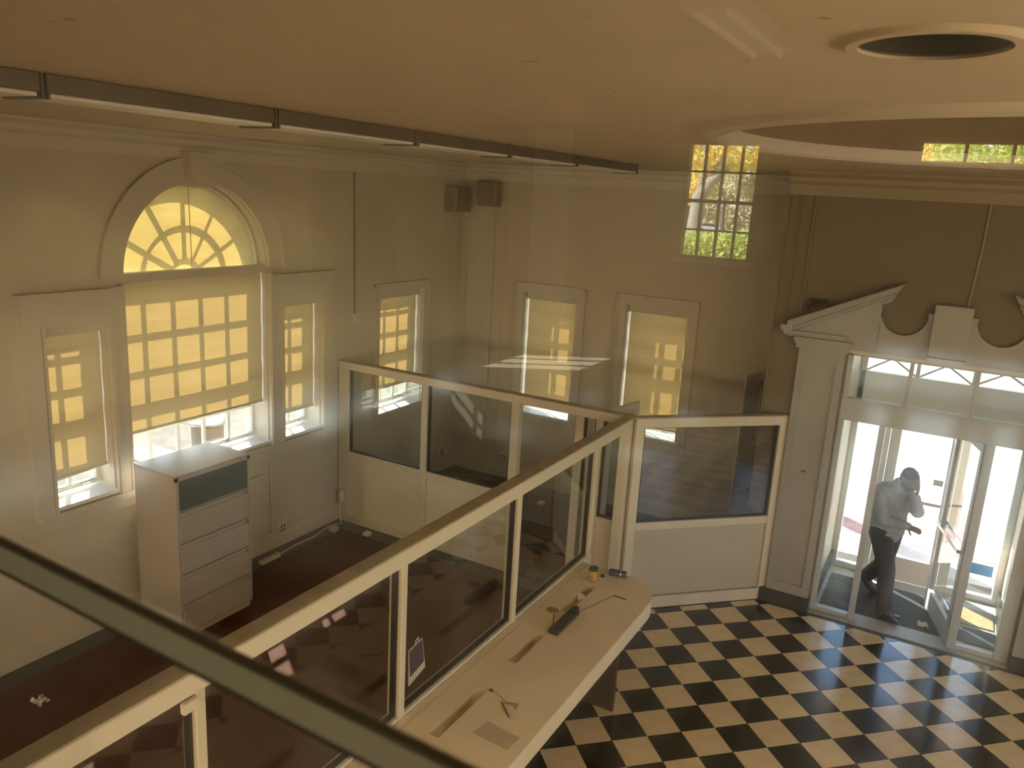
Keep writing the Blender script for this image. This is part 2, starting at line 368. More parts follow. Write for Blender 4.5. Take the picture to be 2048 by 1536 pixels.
for (cx, cy_, r), lb in zip(CANS, CANL):
    t = thing('recessed_light', (cx, cy_, ZC - .012), label=lb, cat='light', group='recessed ceiling lights')
    MB().lathe([(r - .002, ZC - .004), (r - .004, ZC - .012), (r + .02, ZC - .012), (r + .035, ZC + .0)], (cx, cy_, 0), 40, False).build('trim_ring', M['ceil'], t, smooth=True)
    MB().lathe([(r, ZC), (r * .97, ZC + .10), (r * .80, ZC + .24), (.01, ZC + .25)], (cx, cy_, 0), 40, False).build('reflector_can', M['dark'], t, smooth=True)
    MB().lathe([(.01, ZC + .12), (r * .3, ZC + .13), (r * .42, ZC + .17), (r * .25, ZC + .235)], (cx, cy_, 0), 20).build('lamp_holder', M['dark'], t, smooth=True)
# cornice
def cornice(name, pts, prot=.13, z0=4.375, m='trim'):
    prof = [(0, z0), (.03, z0), (.035, z0 + .10), (.07, z0 + .13), (.075, z0 + .17), (prot, z0 + .205), (prot, ZC + .001), (0, ZC + .001)]
    mb = MB()
    for (p, q, nrm) in pts:
        p = Vector(p); q = Vector(q); nn = Vector(nrm); k = len(prof)
        mb.add([p + nn * a + Vector((0, 0, z)) for a, z in prof] + [q + nn * a + Vector((0, 0, z)) for a, z in prof],
               [tuple(range(k)), tuple(range(2 * k - 1, k - 1, -1))] + [(i, (i + 1) % k, k + (i + 1) % k, k + i) for i in range(k)])
    return mb.build(name, M[m], kind=STR)
cornice('trim_1', [((XL, YM, 0), (XL, YB, 0), (1, 0, 0))])
cornice('trim_2', [((XL, YB, 0), (-1.60, YB, 0), (0, -1, 0))])
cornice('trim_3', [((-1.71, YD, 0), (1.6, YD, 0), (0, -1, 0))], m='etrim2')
cornice('trim_4', [((XR, YM, 0), (XR, YB, 0), (-1, 0, 0)), ((1.6, YB, 0), (XR, YB, 0), (0, -1, 0))])

# ------------------------------------------------------------------ floors
fl = B(-2.72, XR + WT, -1.2, YB + WT, -.12, -.012).build('floor', M['grout'], kind=STR)
TH = math.radians(44.2); TS = .305; TO = (-1.22, 6.884)
ca, sa = math.cos(TH), math.sin(TH)
def cell(a, b): return (TO[0] + (a * ca - b * sa) * TS, TO[1] + (a * sa + b * ca) * TS)
def clip(poly, n, c):                        # keep n.p <= c
    out = []
    for i in range(len(poly)):
        p, q = poly[i], poly[(i + 1) % len(poly)]; dp = n[0] * p[0] + n[1] * p[1] - c; dq = n[0] * q[0] + n[1] * q[1] - c
        if dp <= 0: out.append(p)
        if (dp < 0 < dq) or (dq < 0 < dp):
            t = dp / (dp - dq); out.append((p[0] + (q[0] - p[0]) * t, p[1] + (q[1] - p[1]) * t))
    return out
RI = Rm.to_3x3().transposed()
def seen(x, y):
    q = RI @ Vector((x, y, -EYE)); u = 1024 - 1604 * q.x / q.z; v = 768 + 1604 * q.y / q.z
    return q.z < 0 and -90 < u < 2140 and v < 1640
full = {}
rest = {0: MB(), 1: MB()}
g = .0025 / TS
for a in range(-26, 30):
    for b in range(-30, 20):
        c = cell(a + .5, b + .5)
        if not (-3 < c[0] < XR and -1.2 < c[1] < 8.8): continue
        poly = [cell(a + g, b + g), cell(a + 1 - g, b + g), cell(a + 1 - g, b + 1 - g), cell(a + g, b + 1 - g)]
        n0 = len(poly); po = clip(clip(clip(poly, (-1, 0), 2.66), (0, 1), 8.47), (-1, 1), 9.96)
        if len(po) < 3: continue
        isfull = po == poly; par = (a + b) % 2
        m = M['black'] if par else M['cream']
        if seen(*c) and c[0] > -2.2:
            if isfull:
                if par not in full:
                    h = TS / 2 - .0025
                    me = MB().prism([(-h, -h), (h, -h), (h, h), (-h, h)], -.012, 0, 'z')
                    o = me.build('tile', m, fl); full[par] = o.data
                else:
                    o = D.objects.new('tile', full[par]); COL.objects.link(o); o.parent = fl
                o.location = (c[0], c[1], random.uniform(-.0006, .0006)); o.rotation_euler = (random.uniform(-.002, .002), random.uniform(-.002, .002), TH)
            else: MB().prism(po, -.012, 0, 'z').build('tile', m, fl)
        else: rest[par].prism(po, -.012, 0, 'z')
for par in (0, 1): rest[par].build('distant_tiles', M['black'] if par else M['cream'], fl, kind='stuff')
B(-2.6, XR, 8.47, YD + .02, -.012, -.001).build('floor_border', M['base'], fl)
fo = B(XL - WT, -2.72, -1.2, YB + WT, -.12, 0).build('floor', M['office'], kind=STR)
fb = MB().box(XL, XL + .24, -1.2, YB, 0, .002).box(XL + .24, -2.72, YB - .30, YB, 0, .002).box(XL + .24, -2.80, 7.20, 7.42, 0, .002).box(XL + .24, -2.8, 7.48, 7.66, 0, .002)
fb.build('floor_border', M['border'], fo)
B(-2.72, -1.60, 8.6, YB, -.012, 0).build('office_floor_end', M['office'], fo)
# baseboards
B(XL, XL + .018, -1.2, YB, .0, .20).build('baseboard_left', M['trim'], kind=STR)
B(XL, -1.71, YB - .018, YB, 0, .20).build('baseboard_back', M['trim'], kind=STR)
bb = MB().box(-1.46, DX0 - .005, YD - .085, YD, 0, .15).box(DX1 + .005, 1.6, YD - .085, YD, 0, .15)
bb.build('baseboard_entrance', M['base'], kind=STR)
# corner pilaster and wall battens on the back wall
pm = MB().box(-6.47, -6.03, YB - .035, YB, 0, 4.38).box(-5.875, -5.855, YB - .012, YB, 0, 4.38)
pm.build('trim_5', M['wall'], kind=STR)
MB().box(-2.60, -1.92, YB - .05, YB, 0, 4.38).box(-1.86, -1.72, YB - .10, YB, 0, 4.38).build('trim_6', M['wall'], kind=STR)

# ------------------------------------------------------------------ windows and shades
def pane_grid(win, T, s0, s1, d, cols, rows, stile, mw=.032):
    """rows: list of (z0, z1) glazed bands; each pane and muntin a part"""
    gw = (s1 - s0 - 2 * stile) / cols
    for z0, z1 in rows:
        for c in range(cols):
            a = s0 + stile + c * gw + (mw / 2 if c else 0); b = s0 + stile + (c + 1) * gw - (mw / 2 if c < cols - 1 else 0)
            sbox(MB(), T, a, b, d - .003, d + .003, z0, z1).build('pane', M['wglass'], win)
    zlo, zhi = min(r[0] for r in rows), max(r[1] for r in rows)
    for c in range(1, cols):
        s = s0 + stile + c * gw
        sbox(MB(), T, s - mw / 2, s + mw / 2, d - .018, d + .018, zlo, zhi).build('muntin', M['sash'], win)
def window(n, T, s0, s1, z0, z1, cols, upper, lower, d=.235, stile=.055, casing=True, top_arch=False):
    c = T((s0 + s1) / 2, 0, z0)
    win = thing('window_%d' % n, c, kind=STR)
    f = MB()                                     # jamb liner
    for a, b in ((s0, s0 + .012), (s1 - .012, s1)): sbox(f, T, a, b, .0, WT, z0, z1)
    if not top_arch: sbox(f, T, s0, s1, 0, WT, z1 - .012, z1)
    f.build('jamb', M['casing'], win)
    rows = upper + lower; lo, hi = min(r[0] for r in rows), max(r[1] for r in rows)
    f = MB()
    sbox(f, T, s0 + .012, s0 + stile, d - .022, d + .022, z0 + .03, z1 - .012); sbox(f, T, s1 - stile, s1 - .012, d - .022, d + .022, z0 + .03, z1 - .012)
    sbox(f, T, s0 + stile, s1 - stile, d - .022, d + .022, z0 + .03, lo); sbox(f, T, s0 + stile, s1 - stile, d - .022, d + .022, hi, z1 - .012)
    mlo, mhi = max(r[1] for r in lower), min(r[0] for r in upper)
    sbox(f, T, s0 + stile, s1 - stile, d - .03, d + .03, mlo, mhi)
    f.build('sash', M['sash'], win)
    for grp in (upper, lower):
        grp = sorted(grp)
        pane_grid(win, T, s0, s1, d, cols, grp, stile)
        for (a, b), (c2, d2) in zip(grp[:-1], grp[1:]): sbox(MB(), T, s0 + stile, s1 - stile, d - .017, d + .017, b, c2).build('muntin', M['sash'], win)
    sbox(MB(), T, s0 - .03 * casing, s1 + .03 * casing, -.045 if casing else -.02, WT, z0 - .03, z0 + .004).build('sill', M['sash'], win)
    for q in (.25, .75):                         # sash lifts
        s = s0 + (s1 - s0) * q; a = T(s - .045, d - .045, z0 + .055); b = T(s + .045, d - .045, z0 + .055)
        a2 = T(s - .045, d - .02, z0 + .055); b2 = T(s + .045, d - .02, z0 + .055)
        MB().tube([a2, a, b, b2], .008, 6).build('sash_lift', M['chrome'], win)
    return win
def shade(T, s0, s1, ztop, zbot, d, label, skew=0, m='shade'):
    c = T((s0 + s1) / 2, d, zbot)
    t = thing('roller_shade', c, label=label, cat='shade', group='roller shades in the windows')
    nz, ns = 24, 8; vs = []; fs = []
    for i in range(nz + 1):
        z = zbot + .02 + (ztop - .03 - zbot) * i / nz
        for j in range(ns + 1):
            s = s0 + (s1 - s0) * j / ns
            dz = skew * (1 - i / nz) * (j / ns - .5)
            vs.append(T(s, d + .004 * math.sin(j * .8 + 1) * (1 - i / nz) + .003 * math.sin(i * .9), z + dz))
    for i in range(nz):
        for j in range(ns): k = i * (ns + 1) + j; fs.append((k, k + 1, k + ns + 2, k + ns + 1))
    o = MB().add(vs, fs).build('shade_fabric', M[m], t, smooth=True)
    p = T(s0, d, zbot + .012 - skew / 2); q = T(s1, d, zbot + .012 + skew / 2)
    MB().bar(p, q, .014, .026).build('hem_bar', M['casing'], t)
    h = MB(); sbox(h, T, s0 - .015, s1 + .015, d - .045, d + .05, ztop - .085, ztop); h.build('valance', M['casing'], t, bevel=.006)
    for s in (s0 - .014, s1 + .004): sbox(MB(), T, s, s + .01, d - .05, d + .055, ztop - .09, ztop + .004).build('bracket', M['trim'], t)
    return t
side_up = [(2.155, 2.415), (2.46, 2.705), (2.75, 2.86)]; side_lo = [(1.42, 1.70), (1.745, 2.05)]
main_up = [(2.19, 2.475), (2.52, 2.83), (2.875, 3.19)]; main_lo = [(1.42, 1.72), (1.765, 2.085)]
bk_up = [(2.05, 2.29), (2.34, 2.59), (2.64, 2.80)]; bk_lo = [(1.19, 1.53), (1.575, 1.94)]
window(1, TL, 3.756, 4.372, 1.345, 2.94, 2, side_up, side_lo)
w2 = window(2, TL, 4.534, 6.270, 1.345, 3.277, 5, main_up, main_lo, casing=False, top_arch=True)
window(3, TL, 6.475, 7.096, 1.345, 2.94, 2, side_up, side_lo)
lwin = window(4, TL, 8.18, 9.145, 1.25, 2.876, 3, [(2.12, 2.37), (2.415, 2.66), (2.70, 2.80)], [(1.34, 1.66), (1.70, 2.02)])
window(5, TB, W1[0], W1[1], W1[2], W1[3], 3, bk_up, bk_lo)
window(6, TB, W2[0], W2[1], W2[2], W2[3], 3, bk_up, bk_lo)
SD = .09
shade(TL, 3.771, 4.352, 2.925, 1.555, SD, 'beige roller shade in the leftmost narrow window, hem hanging crooked', skew=.035)
shade(TL, 4.552, 6.245, 3.33, 1.80, SD - .02, 'wide beige roller shade pulled down in the big arched window behind the cabinet')
shade(TL, 6.49, 7.07, 2.925, 1.575, SD, 'beige roller shade in the narrow window just right of the arched window')
shade(TL, 8.20, 9.11, 2.86, 1.54, SD, 'beige roller shade in the window left of the room corner')
shade(TB, W1[0] + .04, W1[1] - .012, 2.85, 1.235, SD, 'beige roller shade in the left one of the two far wall windows')
shade(TB, W2[0] + .035, W2[1] - .012, 2.85, 1.20, SD, 'beige roller shade in the right one of the two far wall windows')
# fanlight: glass, ribs, rings, half-round shade, cord
d = .235
def arc(r0, r1, d0, d1, n=28, a0=0, a1=PI, c=AC, z=AZ):
    mb = MB()
    for k in range(n):
        t0, t1 = a0 + (a1 - a0) * k / n, a0 + (a1 - a0) * (k + 1) / n
        mb.prism([(c + r0 * math.cos(t0), z + r0 * math.sin(t0)), (c + r1 * math.cos(t0), z + r1 * math.sin(t0)), (c + r1 * math.cos(t1), z + r1 * math.sin(t1)), (c + r0 * math.cos(t1), z + r0 * math.sin(t1))], XL - d1, XL - d0, 'x')
    return mb
arc(AR - .012, AR, -.002, WT).build('arch_jamb', M['casing'], w2)
arc(AR - .05, AR - .012, d - .022, d + .022).build('arch_sash', M['sash'], w2)
arc(AR - .045, AR - .02, .105, .14).build('arch_stop', M['sash'], w2)
arc(.46, .50, d - .018, d + .018).build('fan_ring', M['sash'], w2)
arc(.15, .185, d - .018, d + .018, 16).build('fan_ring', M['sash'], w2)
for k in range(1, 6):
    t = PI * k / 6
    MB().bar((XL - d, AC + .17 * math.cos(t), AZ + .17 * math.sin(t)), (XL - d, AC + (AR - .04) * math.cos(t), AZ + (AR - .04) * math.sin(t)), .034, .026, (1, 0, 0)).build('fan_rib', M['sash'], w2)
for k in range(6):
    for r0, r1 in ((.185, .46), (.50, AR - .05)):
        arc(r0, r1, d - .003, d + .003, 4, PI * k / 6 + .02, PI * (k + 1) / 6 - .02).build('pane', M['wglass'], w2)
sbox(MB(), TL, AC - AR + .012, AC + AR - .012, d - .04, d + .04, 3.235, 3.315).build('transom_bar', M['sash'], w2)
t = thing('arched_shade', (XL - .15, AC, AZ), label='half-round yellow glowing shade filling the fanlight of the arched window', cat='shade')
vs = [(XL - .15, AC, AZ + .01)] + [(XL - .15, AC + (AR - .02) * math.cos(PI * k / 40), AZ + .01 + (AR - .02) * math.sin(PI * k / 40)) for k in range(41)]
MB().add(vs, [(0, k, k + 1) for k in range(1, 41)]).build('shade_fabric', M['shade2'], t)
MB().tube([(XL - .143, AC + .02, AZ + .02), (XL - .14, AC + .005, AZ + AR - .03)], .005, 6).build('centre_cord', M['casing'], t)
# casing round the three-part window
cs = MB()
def cbox(s0, s1, z0, z1, d0=-.05, d1=0): sbox(cs, TL, s0, s1, d0, d1, z0, z1)
cbox(3.61, 3.756, 1.30, 3.19); cbox(4.372, 4.534, 1.30, 3.23); cbox(6.270, 6.475, 1.30, 3.23); cbox(7.096, 7.235, 1.30, 3.19)
cbox(3.756, 4.372, 2.94, 3.19); cbox(6.475, 7.096, 2.94, 3.19)
cbox(3.57, 4.37, 3.19, 3.225, -.09); cbox(6.45, 7.27, 3.19, 3.225, -.09); cbox(3.585, 4.355, 3.165, 3.19, -.07); cbox(6.465, 7.25, 3.165, 3.19, -.07)
cbox(3.63, 7.22, 1.245, 1.30, -.065); cbox(3.67, 7.18, 1.14, 1.245, -.025)
for q in (3.775, 4.40, 4.515, 6.29, 6.45, 7.115): cbox(q - .012, q + .012, 1.3, 2.96 if q in (3.775, 4.40, 6.45, 7.115) else 3.25, -.062)
tr7 = cs.build('trim_7', M['casing'], kind=STR)
arc(AR, 1.074, -.05, 0, 32).build('arch_casing', M['casing'], tr7)
arc(1.05, 1.095, -.072, -.05, 32).build('arch_bead', M['casing'], tr7)
ks = MB().prism([(5.235, 4.12), (5.495, 4.12), (5.535, 4.44), (5.195, 4.44)], XL - 0, XL + .16, 'x'); ks.build('keystone', M['casing'], tr7)
def casing_rect(n, T, s0, s1, z0, z1, w_=.10):
    mb = MB()
    for a, b, c, e in ((s0 - w_, s0, z0 - .02, z1 + w_), (s1, s1 + w_, z0 - .02, z1 + w_), (s0, s1, z1, z1 + w_), (s0 - w_, s1 + w_, z0 - .10, z0 - .03)): sbox(mb, T, a, b, -.03, 0, c, e)
    for a, b, c, e in ((s0 - w_ - .012, s0 - w_ + .014, z0 - .02, z1 + w_), (s1 + w_ - .014, s1 + w_ + .012, z0 - .02, z1 + w_), (s0 - w_ - .012, s1 + w_ + .012, z1 + w_ - .014, z1 + w_ + .012)): sbox(mb, T, a, b, -.048, 0, c, e)
    mb.build('trim_%d' % n, M['casing'], kind=STR)
casing_rect(8, TL, 8.18, 9.145, 1.25, 2.876)
casing_rect(9, TB, *W1, w_=.125); casing_rect(10, TB, *W2, w_=.125)

# ------------------------------------------------------------------ entrance: surround, pediment, doors, vestibule
en = MB()
y0 = YD - .055
for x0, x1 in ((-1.40, -.955), (.95, 1.40)):
    en.box(x0, x1, y0 + .02, YD, 0, 2.86)
    for a, b in ((x0, x0 + .07), (x1 - .07, x1)): en.box(a, b, y0 - .005, y0 + .02, 0, 2.86)
    en.box(x0 + .07, x1 - .07, y0 - .005, y0 + .02, 2.72, 2.86); en.box(x0 + .07, x1 - .07, y0 - .005, y0 + .02, 0, .26)
    en.box(x0 - .03, x1 + .03, y0 - .05, YD, 2.86, 2.93).box(x0 - .055, x1 + .055, y0 - .085, YD, 2.93, 2.975)
sur = en.build('trim_11', M['etrim'], kind=STR)
pd = MB()                                          # tympanum board with two scroll cut-outs
bx = -.07
def scoop(c, r, a0, a1, n=18): return [(c + r * math.cos(a0 + (a1 - a0) * k / n), 3.31 + r * math.sin(a0 + (a1 - a0) * k / n)) for k in range(n + 1)]
right = [(bx + .16, 2.90), (bx + .16, 3.345), (bx + .208, 3.345)] + scoop(bx + .41, .205, PI * .95, 2 * PI * 1.03)[0:] + [(bx + .66, 3.42), (bx + 1.38, 3.06), (bx + 1.38, 2.90)]
pd2 = MB(); n_ = len(right)
for sgn in (1, -1):
    poly = [(bx + sgn * (x - bx), z) for x, z in right]
    # triangulate by fan strips between the top profile and the base line
    top = poly[1:-1]
    for (xa, za), (xb, zb) in zip(top[:-1], top[1:]):
        if abs(xa - xb) < 1e-5: continue
        pd2.prism([(xa, 2.90), (xb, 2.90), (xb, zb), (xa, za)], YD - .075, YD - .03, 'y')
pd2.build('tympanum', M['etrim'], sur)
MB().box(bx - .16, bx + .16, YD - .14, YD, 2.95, 3.44).build('pediment_keystone', M['etrim'], sur, bevel=.006)
rk = MB()
prof = [(0, -.10), (-.05, -.10), (-.06, -.055), (-.10, -.04), (-.115, .0), (-.19, .02), (-.205, .075), (-.215, .09), (0, .09)]
for sgn in (1, -1):
    p = Vector((bx + sgn * 1.455, 0, 3.045)); q = Vector((bx + sgn * .485, 0, 3.515)); k = len(prof)
    vs = [(p.x, YD + dy, p.z + dz) for dy, dz in prof] + [(q.x - sgn * (.10 * (dz + .10) / .19 - .06), YD + dy, q.z + dz) for dy, dz in prof]
    rk.add(vs, [tuple(range(k)), tuple(range(2 * k - 1, k - 1, -1))] + [(a, (a + 1) % k, k + (a + 1) % k, k + a) for a in range(k)])
    # level return at the eaves over the pilaster
    e0, e1 = sorted((bx + sgn * 1.50, bx + sgn * .90))
    for dy, z0_, z1_ in ((-.09, 2.975, 3.0), (-.12, 3.0, 3.03)): rk.box(e0, e1, YD + dy, YD, z0_, z1_)
    e0, e1 = sorted((bx + sgn * 1.515, bx + sgn * 1.40)); rk.box(e0, e1, YD - .20, YD, 3.03, 3.09)
rk.build('raking_cornice', M['etrim'], sur)
MB().box(DX0, DX1, YD - .03, YD + .16, DZ - .01, DZ + .05).build('door_head', M['trim'], sur)
# wall battens beside and above the entrance
MB().box(-1.595, -1.575, YD - .012, YD, 3.1, 4.38).box(-1.455, -1.430, YD - .02, YD, 3.1, 4.38).box(-1.71, -1.69, YD - .012, YD, 0, 4.38).build('trim_12', M['wall_dim'], kind=STR)
t = thing('bird_nest', (-1.27, YD - .08, 3.18), label='brown dusty clump lying on top of the left slope of the pediment', cat='debris')
nb = MB()
for k in range(26):
    a = random.uniform(0, 2 * PI); r = random.uniform(.02, .10); p = Vector((-1.27 + r * math.cos(a), YD - .07 + .5 * r * math.sin(a), 3.26 + random.uniform(-.03, .07) + .03))
    nb.tube([p, p + Vector((random.uniform(-.12, .12), random.uniform(-.05, .05), random.uniform(-.05, .05)))], .012, 5)
nb.lathe([(.02, -.04), (.10, -.02), (.11, .03), (.06, .07), (.01, .08)], (-1.25, YD - .10, 3.265), 14)
nb.build('nest_clump', mat('nest', (.10, .055, .03), .95, noise=.4, scale=20), t)
# inner door: frame, mullions, transom, panes, leaf
dr = thing('door_1', (0, YD, 0), kind=STR)
f = MB()
f.bbox(DX0, DX0 + .055, YD + .02, YD + .11, 0, DZ).bbox(DX1 - .12, DX1, YD + .02, YD + .11, 0, DZ)
f.bbox(DX0, DX1, YD + .01, YD + .12, 2.165, 2.395)
f.bbox(DX0, DX1, YD + .02, YD + .11, DZ - .035, DZ)
f.build('door_frame', M['satin'], dr)
for x0, x1 in ((-.545, -.485), (.395, .475)): MB().bbox(x0, x1, YD + .015, YD + .115, 0, 2.17).build('mullion', M['satin'], dr)
for x in (-.345, .225): MB().bbox(x - .018, x + .018, YD + .03, YD + .10, 2.39, 2.84).build('transom_mullion', M['satin'], dr)
for x0, x1 in ((DX0 + .05, -.363), (-.327, .207), (.243, DX1 - .11)): B(x0, x1, YD + .062, YD + .068, 2.39, 2.84).build('transom_pane', M['wglass'], dr)
for x0, x1 in ((DX0 + .05, -.545), (.475, DX1 - .12)):
    B(x0, x1, YD + .062, YD + .068, .05, 2.17).build('sidelight_pane', M['wglass'], dr)
    MB().bbox(x0, x1, YD + .03, YD + .10, 0, .055).build('sidelight_rail', M['satin'], dr)
B(DX0, DX1, YD - .06, YD + .20, -.01, .014).build('threshold', M['thresh'], dr)
hx, hy = .405, YD + .07; ang = math.radians(106)        # open leaf swings into the vestibule
lf = thing('door_leaf', (hx, hy, 0)); lf.parent = dr
Lm = Matrix.Translation((hx, hy, 0)) @ Matrix.Rotation(ang, 4, 'Z'); lf.parent = dr
lf.matrix_parent_inverse = Matrix.Translation((0, -YD, 0)); lf.location = (hx, hy, 0); lf.rotation_euler = (0, 0, 0); W[lf] = Matrix.Translation((hx, hy, 0))
LW = .87
f = MB(Lm); f.bbox(0, .075, -.022, .022, .012, 2.14).bbox(LW - .075, LW, -.022, .022, .012, 2.14).bbox(.07, LW - .07, -.022, .022, .012, .24).bbox(.07, LW - .07, -.022, .022, 2.05, 2.14)
f.build('leaf_frame', M['satin'], lf)
MB(Lm).box(.07, LW - .07, -.003, .003, .235, 2.055).build('leaf_pane', M['wglass'], lf)
f = MB(Lm); f.bar((.03, .055, 1.02), (LW - .03, .055, 1.02), .03, .035).bar((.03, .02, 1.02), (.03, .06, 1.02), .03, .04).bar((LW - .03, .02, 1.02), (LW - .03, .06, 1.02), .03, .04)
f.build('push_bar', M['chrome'], lf)
f = MB(Lm); f.bar((.02, -.06, 1.02), (LW - .03, -.06, 1.02), .03, .035).bar((.03, -.02, 1.02), (.03, -.06, 1.02), .03, .04).bar((LW - .03, -.02, 1.02), (LW - .03, -.06, 1.02), .03, .04); f.build('push_bar', M['chrome'], lf)
MB(Lm).bar((.085, -.024, .30), (LW - .085, -.024, .30), .012, .012).build('glazing_bead', M['chrome'], lf)
for z in (.3, 1.1, 1.9): MB().tube([(hx - .005, hy - .03, z - .06), (hx - .005, hy - .03, z + .06)], .014, 8).build('hinge', M['handle'], lf)
# outer door
YO = 10.0
do = thing('door_2', (0, YO, 0), kind=STR)
f = MB(); f.bbox(-.92, -.86, YO - .04, YO + .06, 0, 2.78).bbox(.80, .87, YO - .04, YO + .06, 0, 2.78).bbox(-.92, .87, YO - .04, YO + .06, 2.08, 2.46).bbox(-.92, .87, YO - .04, YO + .06, 2.73, 2.78)
f.bbox(-.60, -.50, YO - .04, YO + .06, 0, 2.1).bbox(.24, .345, YO - .04, YO + .06, 0, 2.1)
f.build('door_frame', M['satin2'], do)
for x0, x1 in ((-.86, -.60), (.345, .80)):
    MB().bbox(x0, x1, YO - .03, YO + .05, 0, .075).build('sidelight_rail', M['satin2'], do)
    B(x0, x1, YO - .003, YO + .003, .07, 2.09).build('sidelight_pane', M['wglass'], do)
f = MB(); f.bbox(-.495, -.385, YO - .022, YO + .022, .01, 2.08).bbox(.135, .235, YO - .022, YO + .022, .01, 2.08).bbox(-.39, .14, YO - .022, YO + .022, .01, .30).bbox(-.39, .14, YO - .022, YO + .022, 1.97, 2.08)
lfo = f.build('door_leaf', M['satin2'], do)
B(-.39, .14, YO - .003, YO + .003, .29, 1.98).build('leaf_pane', M['wglass'], lfo)
MB().bar((-.44, YO - .05, 1.03), (.19, YO - .05, 1.03), .03, .035).bar((-.44, YO - .02, 1.03), (-.44, YO - .06, 1.03), .03, .04).bar((.19, YO - .02, 1.03), (.19, YO - .06, 1.03), .03, .04).build('push_bar', M['chrome'], lfo)
B(.02, .12, YO - .012, YO - .005, 1.25, 1.32).build('door_notice', M['grey'], lfo)
for x in (-.33, .23): MB().bbox(x - .02, x + .02, YO - .03, YO + .05, 2.45, 2.74).build('transom_mullion', M['satin2'], do)
for x0, x1 in ((-.86, -.35), (-.31, .21), (.25, .80)):
    B(x0, x1, YO - .003, YO + .003, 2.45, 2.74).build('transom_pane', M['wglass'], do)
    xm = (x0 + x1) / 2
    MB().bar((x0, YO - .01, 2.47), (xm, YO - .01, 2.64), .02, .022).bar((xm, YO - .01, 2.64), (x1, YO - .01, 2.47), .02, .022).bar((xm, YO - .01, 2.64), (xm, YO - .01, 2.74), .02, .05).build('transom_lattice', M['satin2'], do)
B(.55, .765, YO - .012, YO - .006, .315, .445).build('glass_sticker', M['blue'], do, label='blue rectangular sticker low on the outer glass')
B(-.93, .88, YD + .16, YO - .04, -.03, 0).build('floor_vestibule', M['thresh'], kind=STR)
MB().box(-.93, -.905, YD + .16, 9.95, 0, .2).box(.855, .88, YD + .16, 9.95, 0, .2).build('baseboard_vestibule', M['base'], kind=STR)
MB().bbox(-.86, .40, 8.80, 9.72, .0005, .012).build('entrance_mat', M['mat'], label='large dark grey carpet mat filling the vestibule floor', cat='mat')
MB().bbox(.43, .85, 8.85, 9.22, .0005, .012).build('entrance_mat', M['mat'], label='small dark mat piece behind the right door sidelight', cat='mat')
MB().bbox(.43, .83, 9.28, 9.70, .0005, .016).build('coir_mat', M['coir'], label='straw coloured coir mat in the sun beside the outer door', cat='mat')
def scrap(name, p, s, label, cat='litter', m='paper'):
    mb = MB(); n = 7; vs = []
    for i in range(n):
        for j in range(n): vs.append((p[0] + (i / (n - 1) - .5) * s + random.uniform(-.1, .1) * s, p[1] + (j / (n - 1) - .5) * s * .8 + random.uniform(-.1, .1) * s, p[2] + .003 + random.random() * s * .35))
    fs = [(i * n + j, (i + 1) * n + j, (i + 1) * n + j + 1, i * n + j + 1) for i in range(n - 1) for j in range(n - 1)]
    o = mb.add(vs, fs).build(name, M[m], label=label, cat=cat)
    sd = o.modifiers.new('thick', 'SOLIDIFY'); sd.thickness = .002
    return o
scrap('paper_scrap', (-.09, 9.0, .014), .05, 'small white paper scrap on the vestibule mat by the walking man')
scrap('paper_scrap', (.17, 8.93, .014), .10, 'larger crumpled white paper on the mat beside the open door leaf')
scrap('paper_scrap', (.52, 8.78, .002), .08, 'white paper bits on the floor behind the right sidelight')

# ------------------------------------------------------------------ glass partitions
ZT = 2.11
def sub(parent, T, part_boxes, name, m, **k):
    mb = MB(T)
    for b in part_boxes: mb.bbox(*b)
    return mb.build(name, m, parent, **k)
def bay(t, T, x0, x1, zg0, zg1, y=0, panel=None, gk=True, name='pane', pm_='panel'):
    """glazed bay between posts; local x along the run, local y across"""
    MB(T).box(x0 + .012, x1 - .012, y - .004, y + .004, zg0 + .01, zg1 - .01).build(name, M['glass'], t)
    if gk:
        mb = MB(T)
        for b in ((x0, x0 + .018, zg0, zg1), (x1 - .018, x1, zg0, zg1), (x0 + .018, x1 - .018, zg0, zg0 + .014), (x0 + .018, x1 - .018, zg1 - .010, zg1)): mb.box(b[0], b[1], y - .020, y + .020, b[2], b[3])
        mb.build('gasket', M['gasket'], t)
    if panel: MB(T).bbox(x0, x1, -.02, .02, panel[0], panel[1]).build('panel', M[pm_], t)
# cross partition from the left wall to the corner
YC = 7.45
T1 = Matrix.Translation((0, YC, 0))
cp = thing('office_partition', (-4.65, YC, 0), label='long glazed partition with solid lower panels running out from the left wall', cat='partition')
sub(cp, T1, [(XL + .01, -2.74, -.05, .05, ZT - .10, ZT - .005)], 'top_rail', M['frame'])
sub(cp, T1, [(XL + .01, -2.74, -.055, .055, ZT - .012, ZT)], 'rail_cap', M['rail'])
for x0, x1 in ((XL + .02, -6.42), (-5.315, -5.23), (-4.11, -4.01), (-3.33, -3.24), (-3.10, -3.02), (-2.78, -2.74)): sub(cp, T1, [(x0, x1, -.045, .045, 0, ZT - .09)], 'post', M['frame'])
for x0, x1 in ((-6.42, -5.315), (-5.23, -4.11), (-3.02, -2.78)):
    bay(cp, T1, x0, x1, .955, 2.015, 0, (.09, .86))
    sub(cp, T1, [(x0, x1, -.04, .04, .86, .955)], 'mid_rail', M['frame']); sub(cp, T1, [(x0, x1, -.04, .04, 0, .09)], 'bottom_rail', M['frame'])
bay(cp, T1, -3.24, -3.10, .12, 2.015, 0)
sub(cp, T1, [(-3.24, -3.10, -.04, .04, 0, .12)], 'bottom_rail', M['frame'])
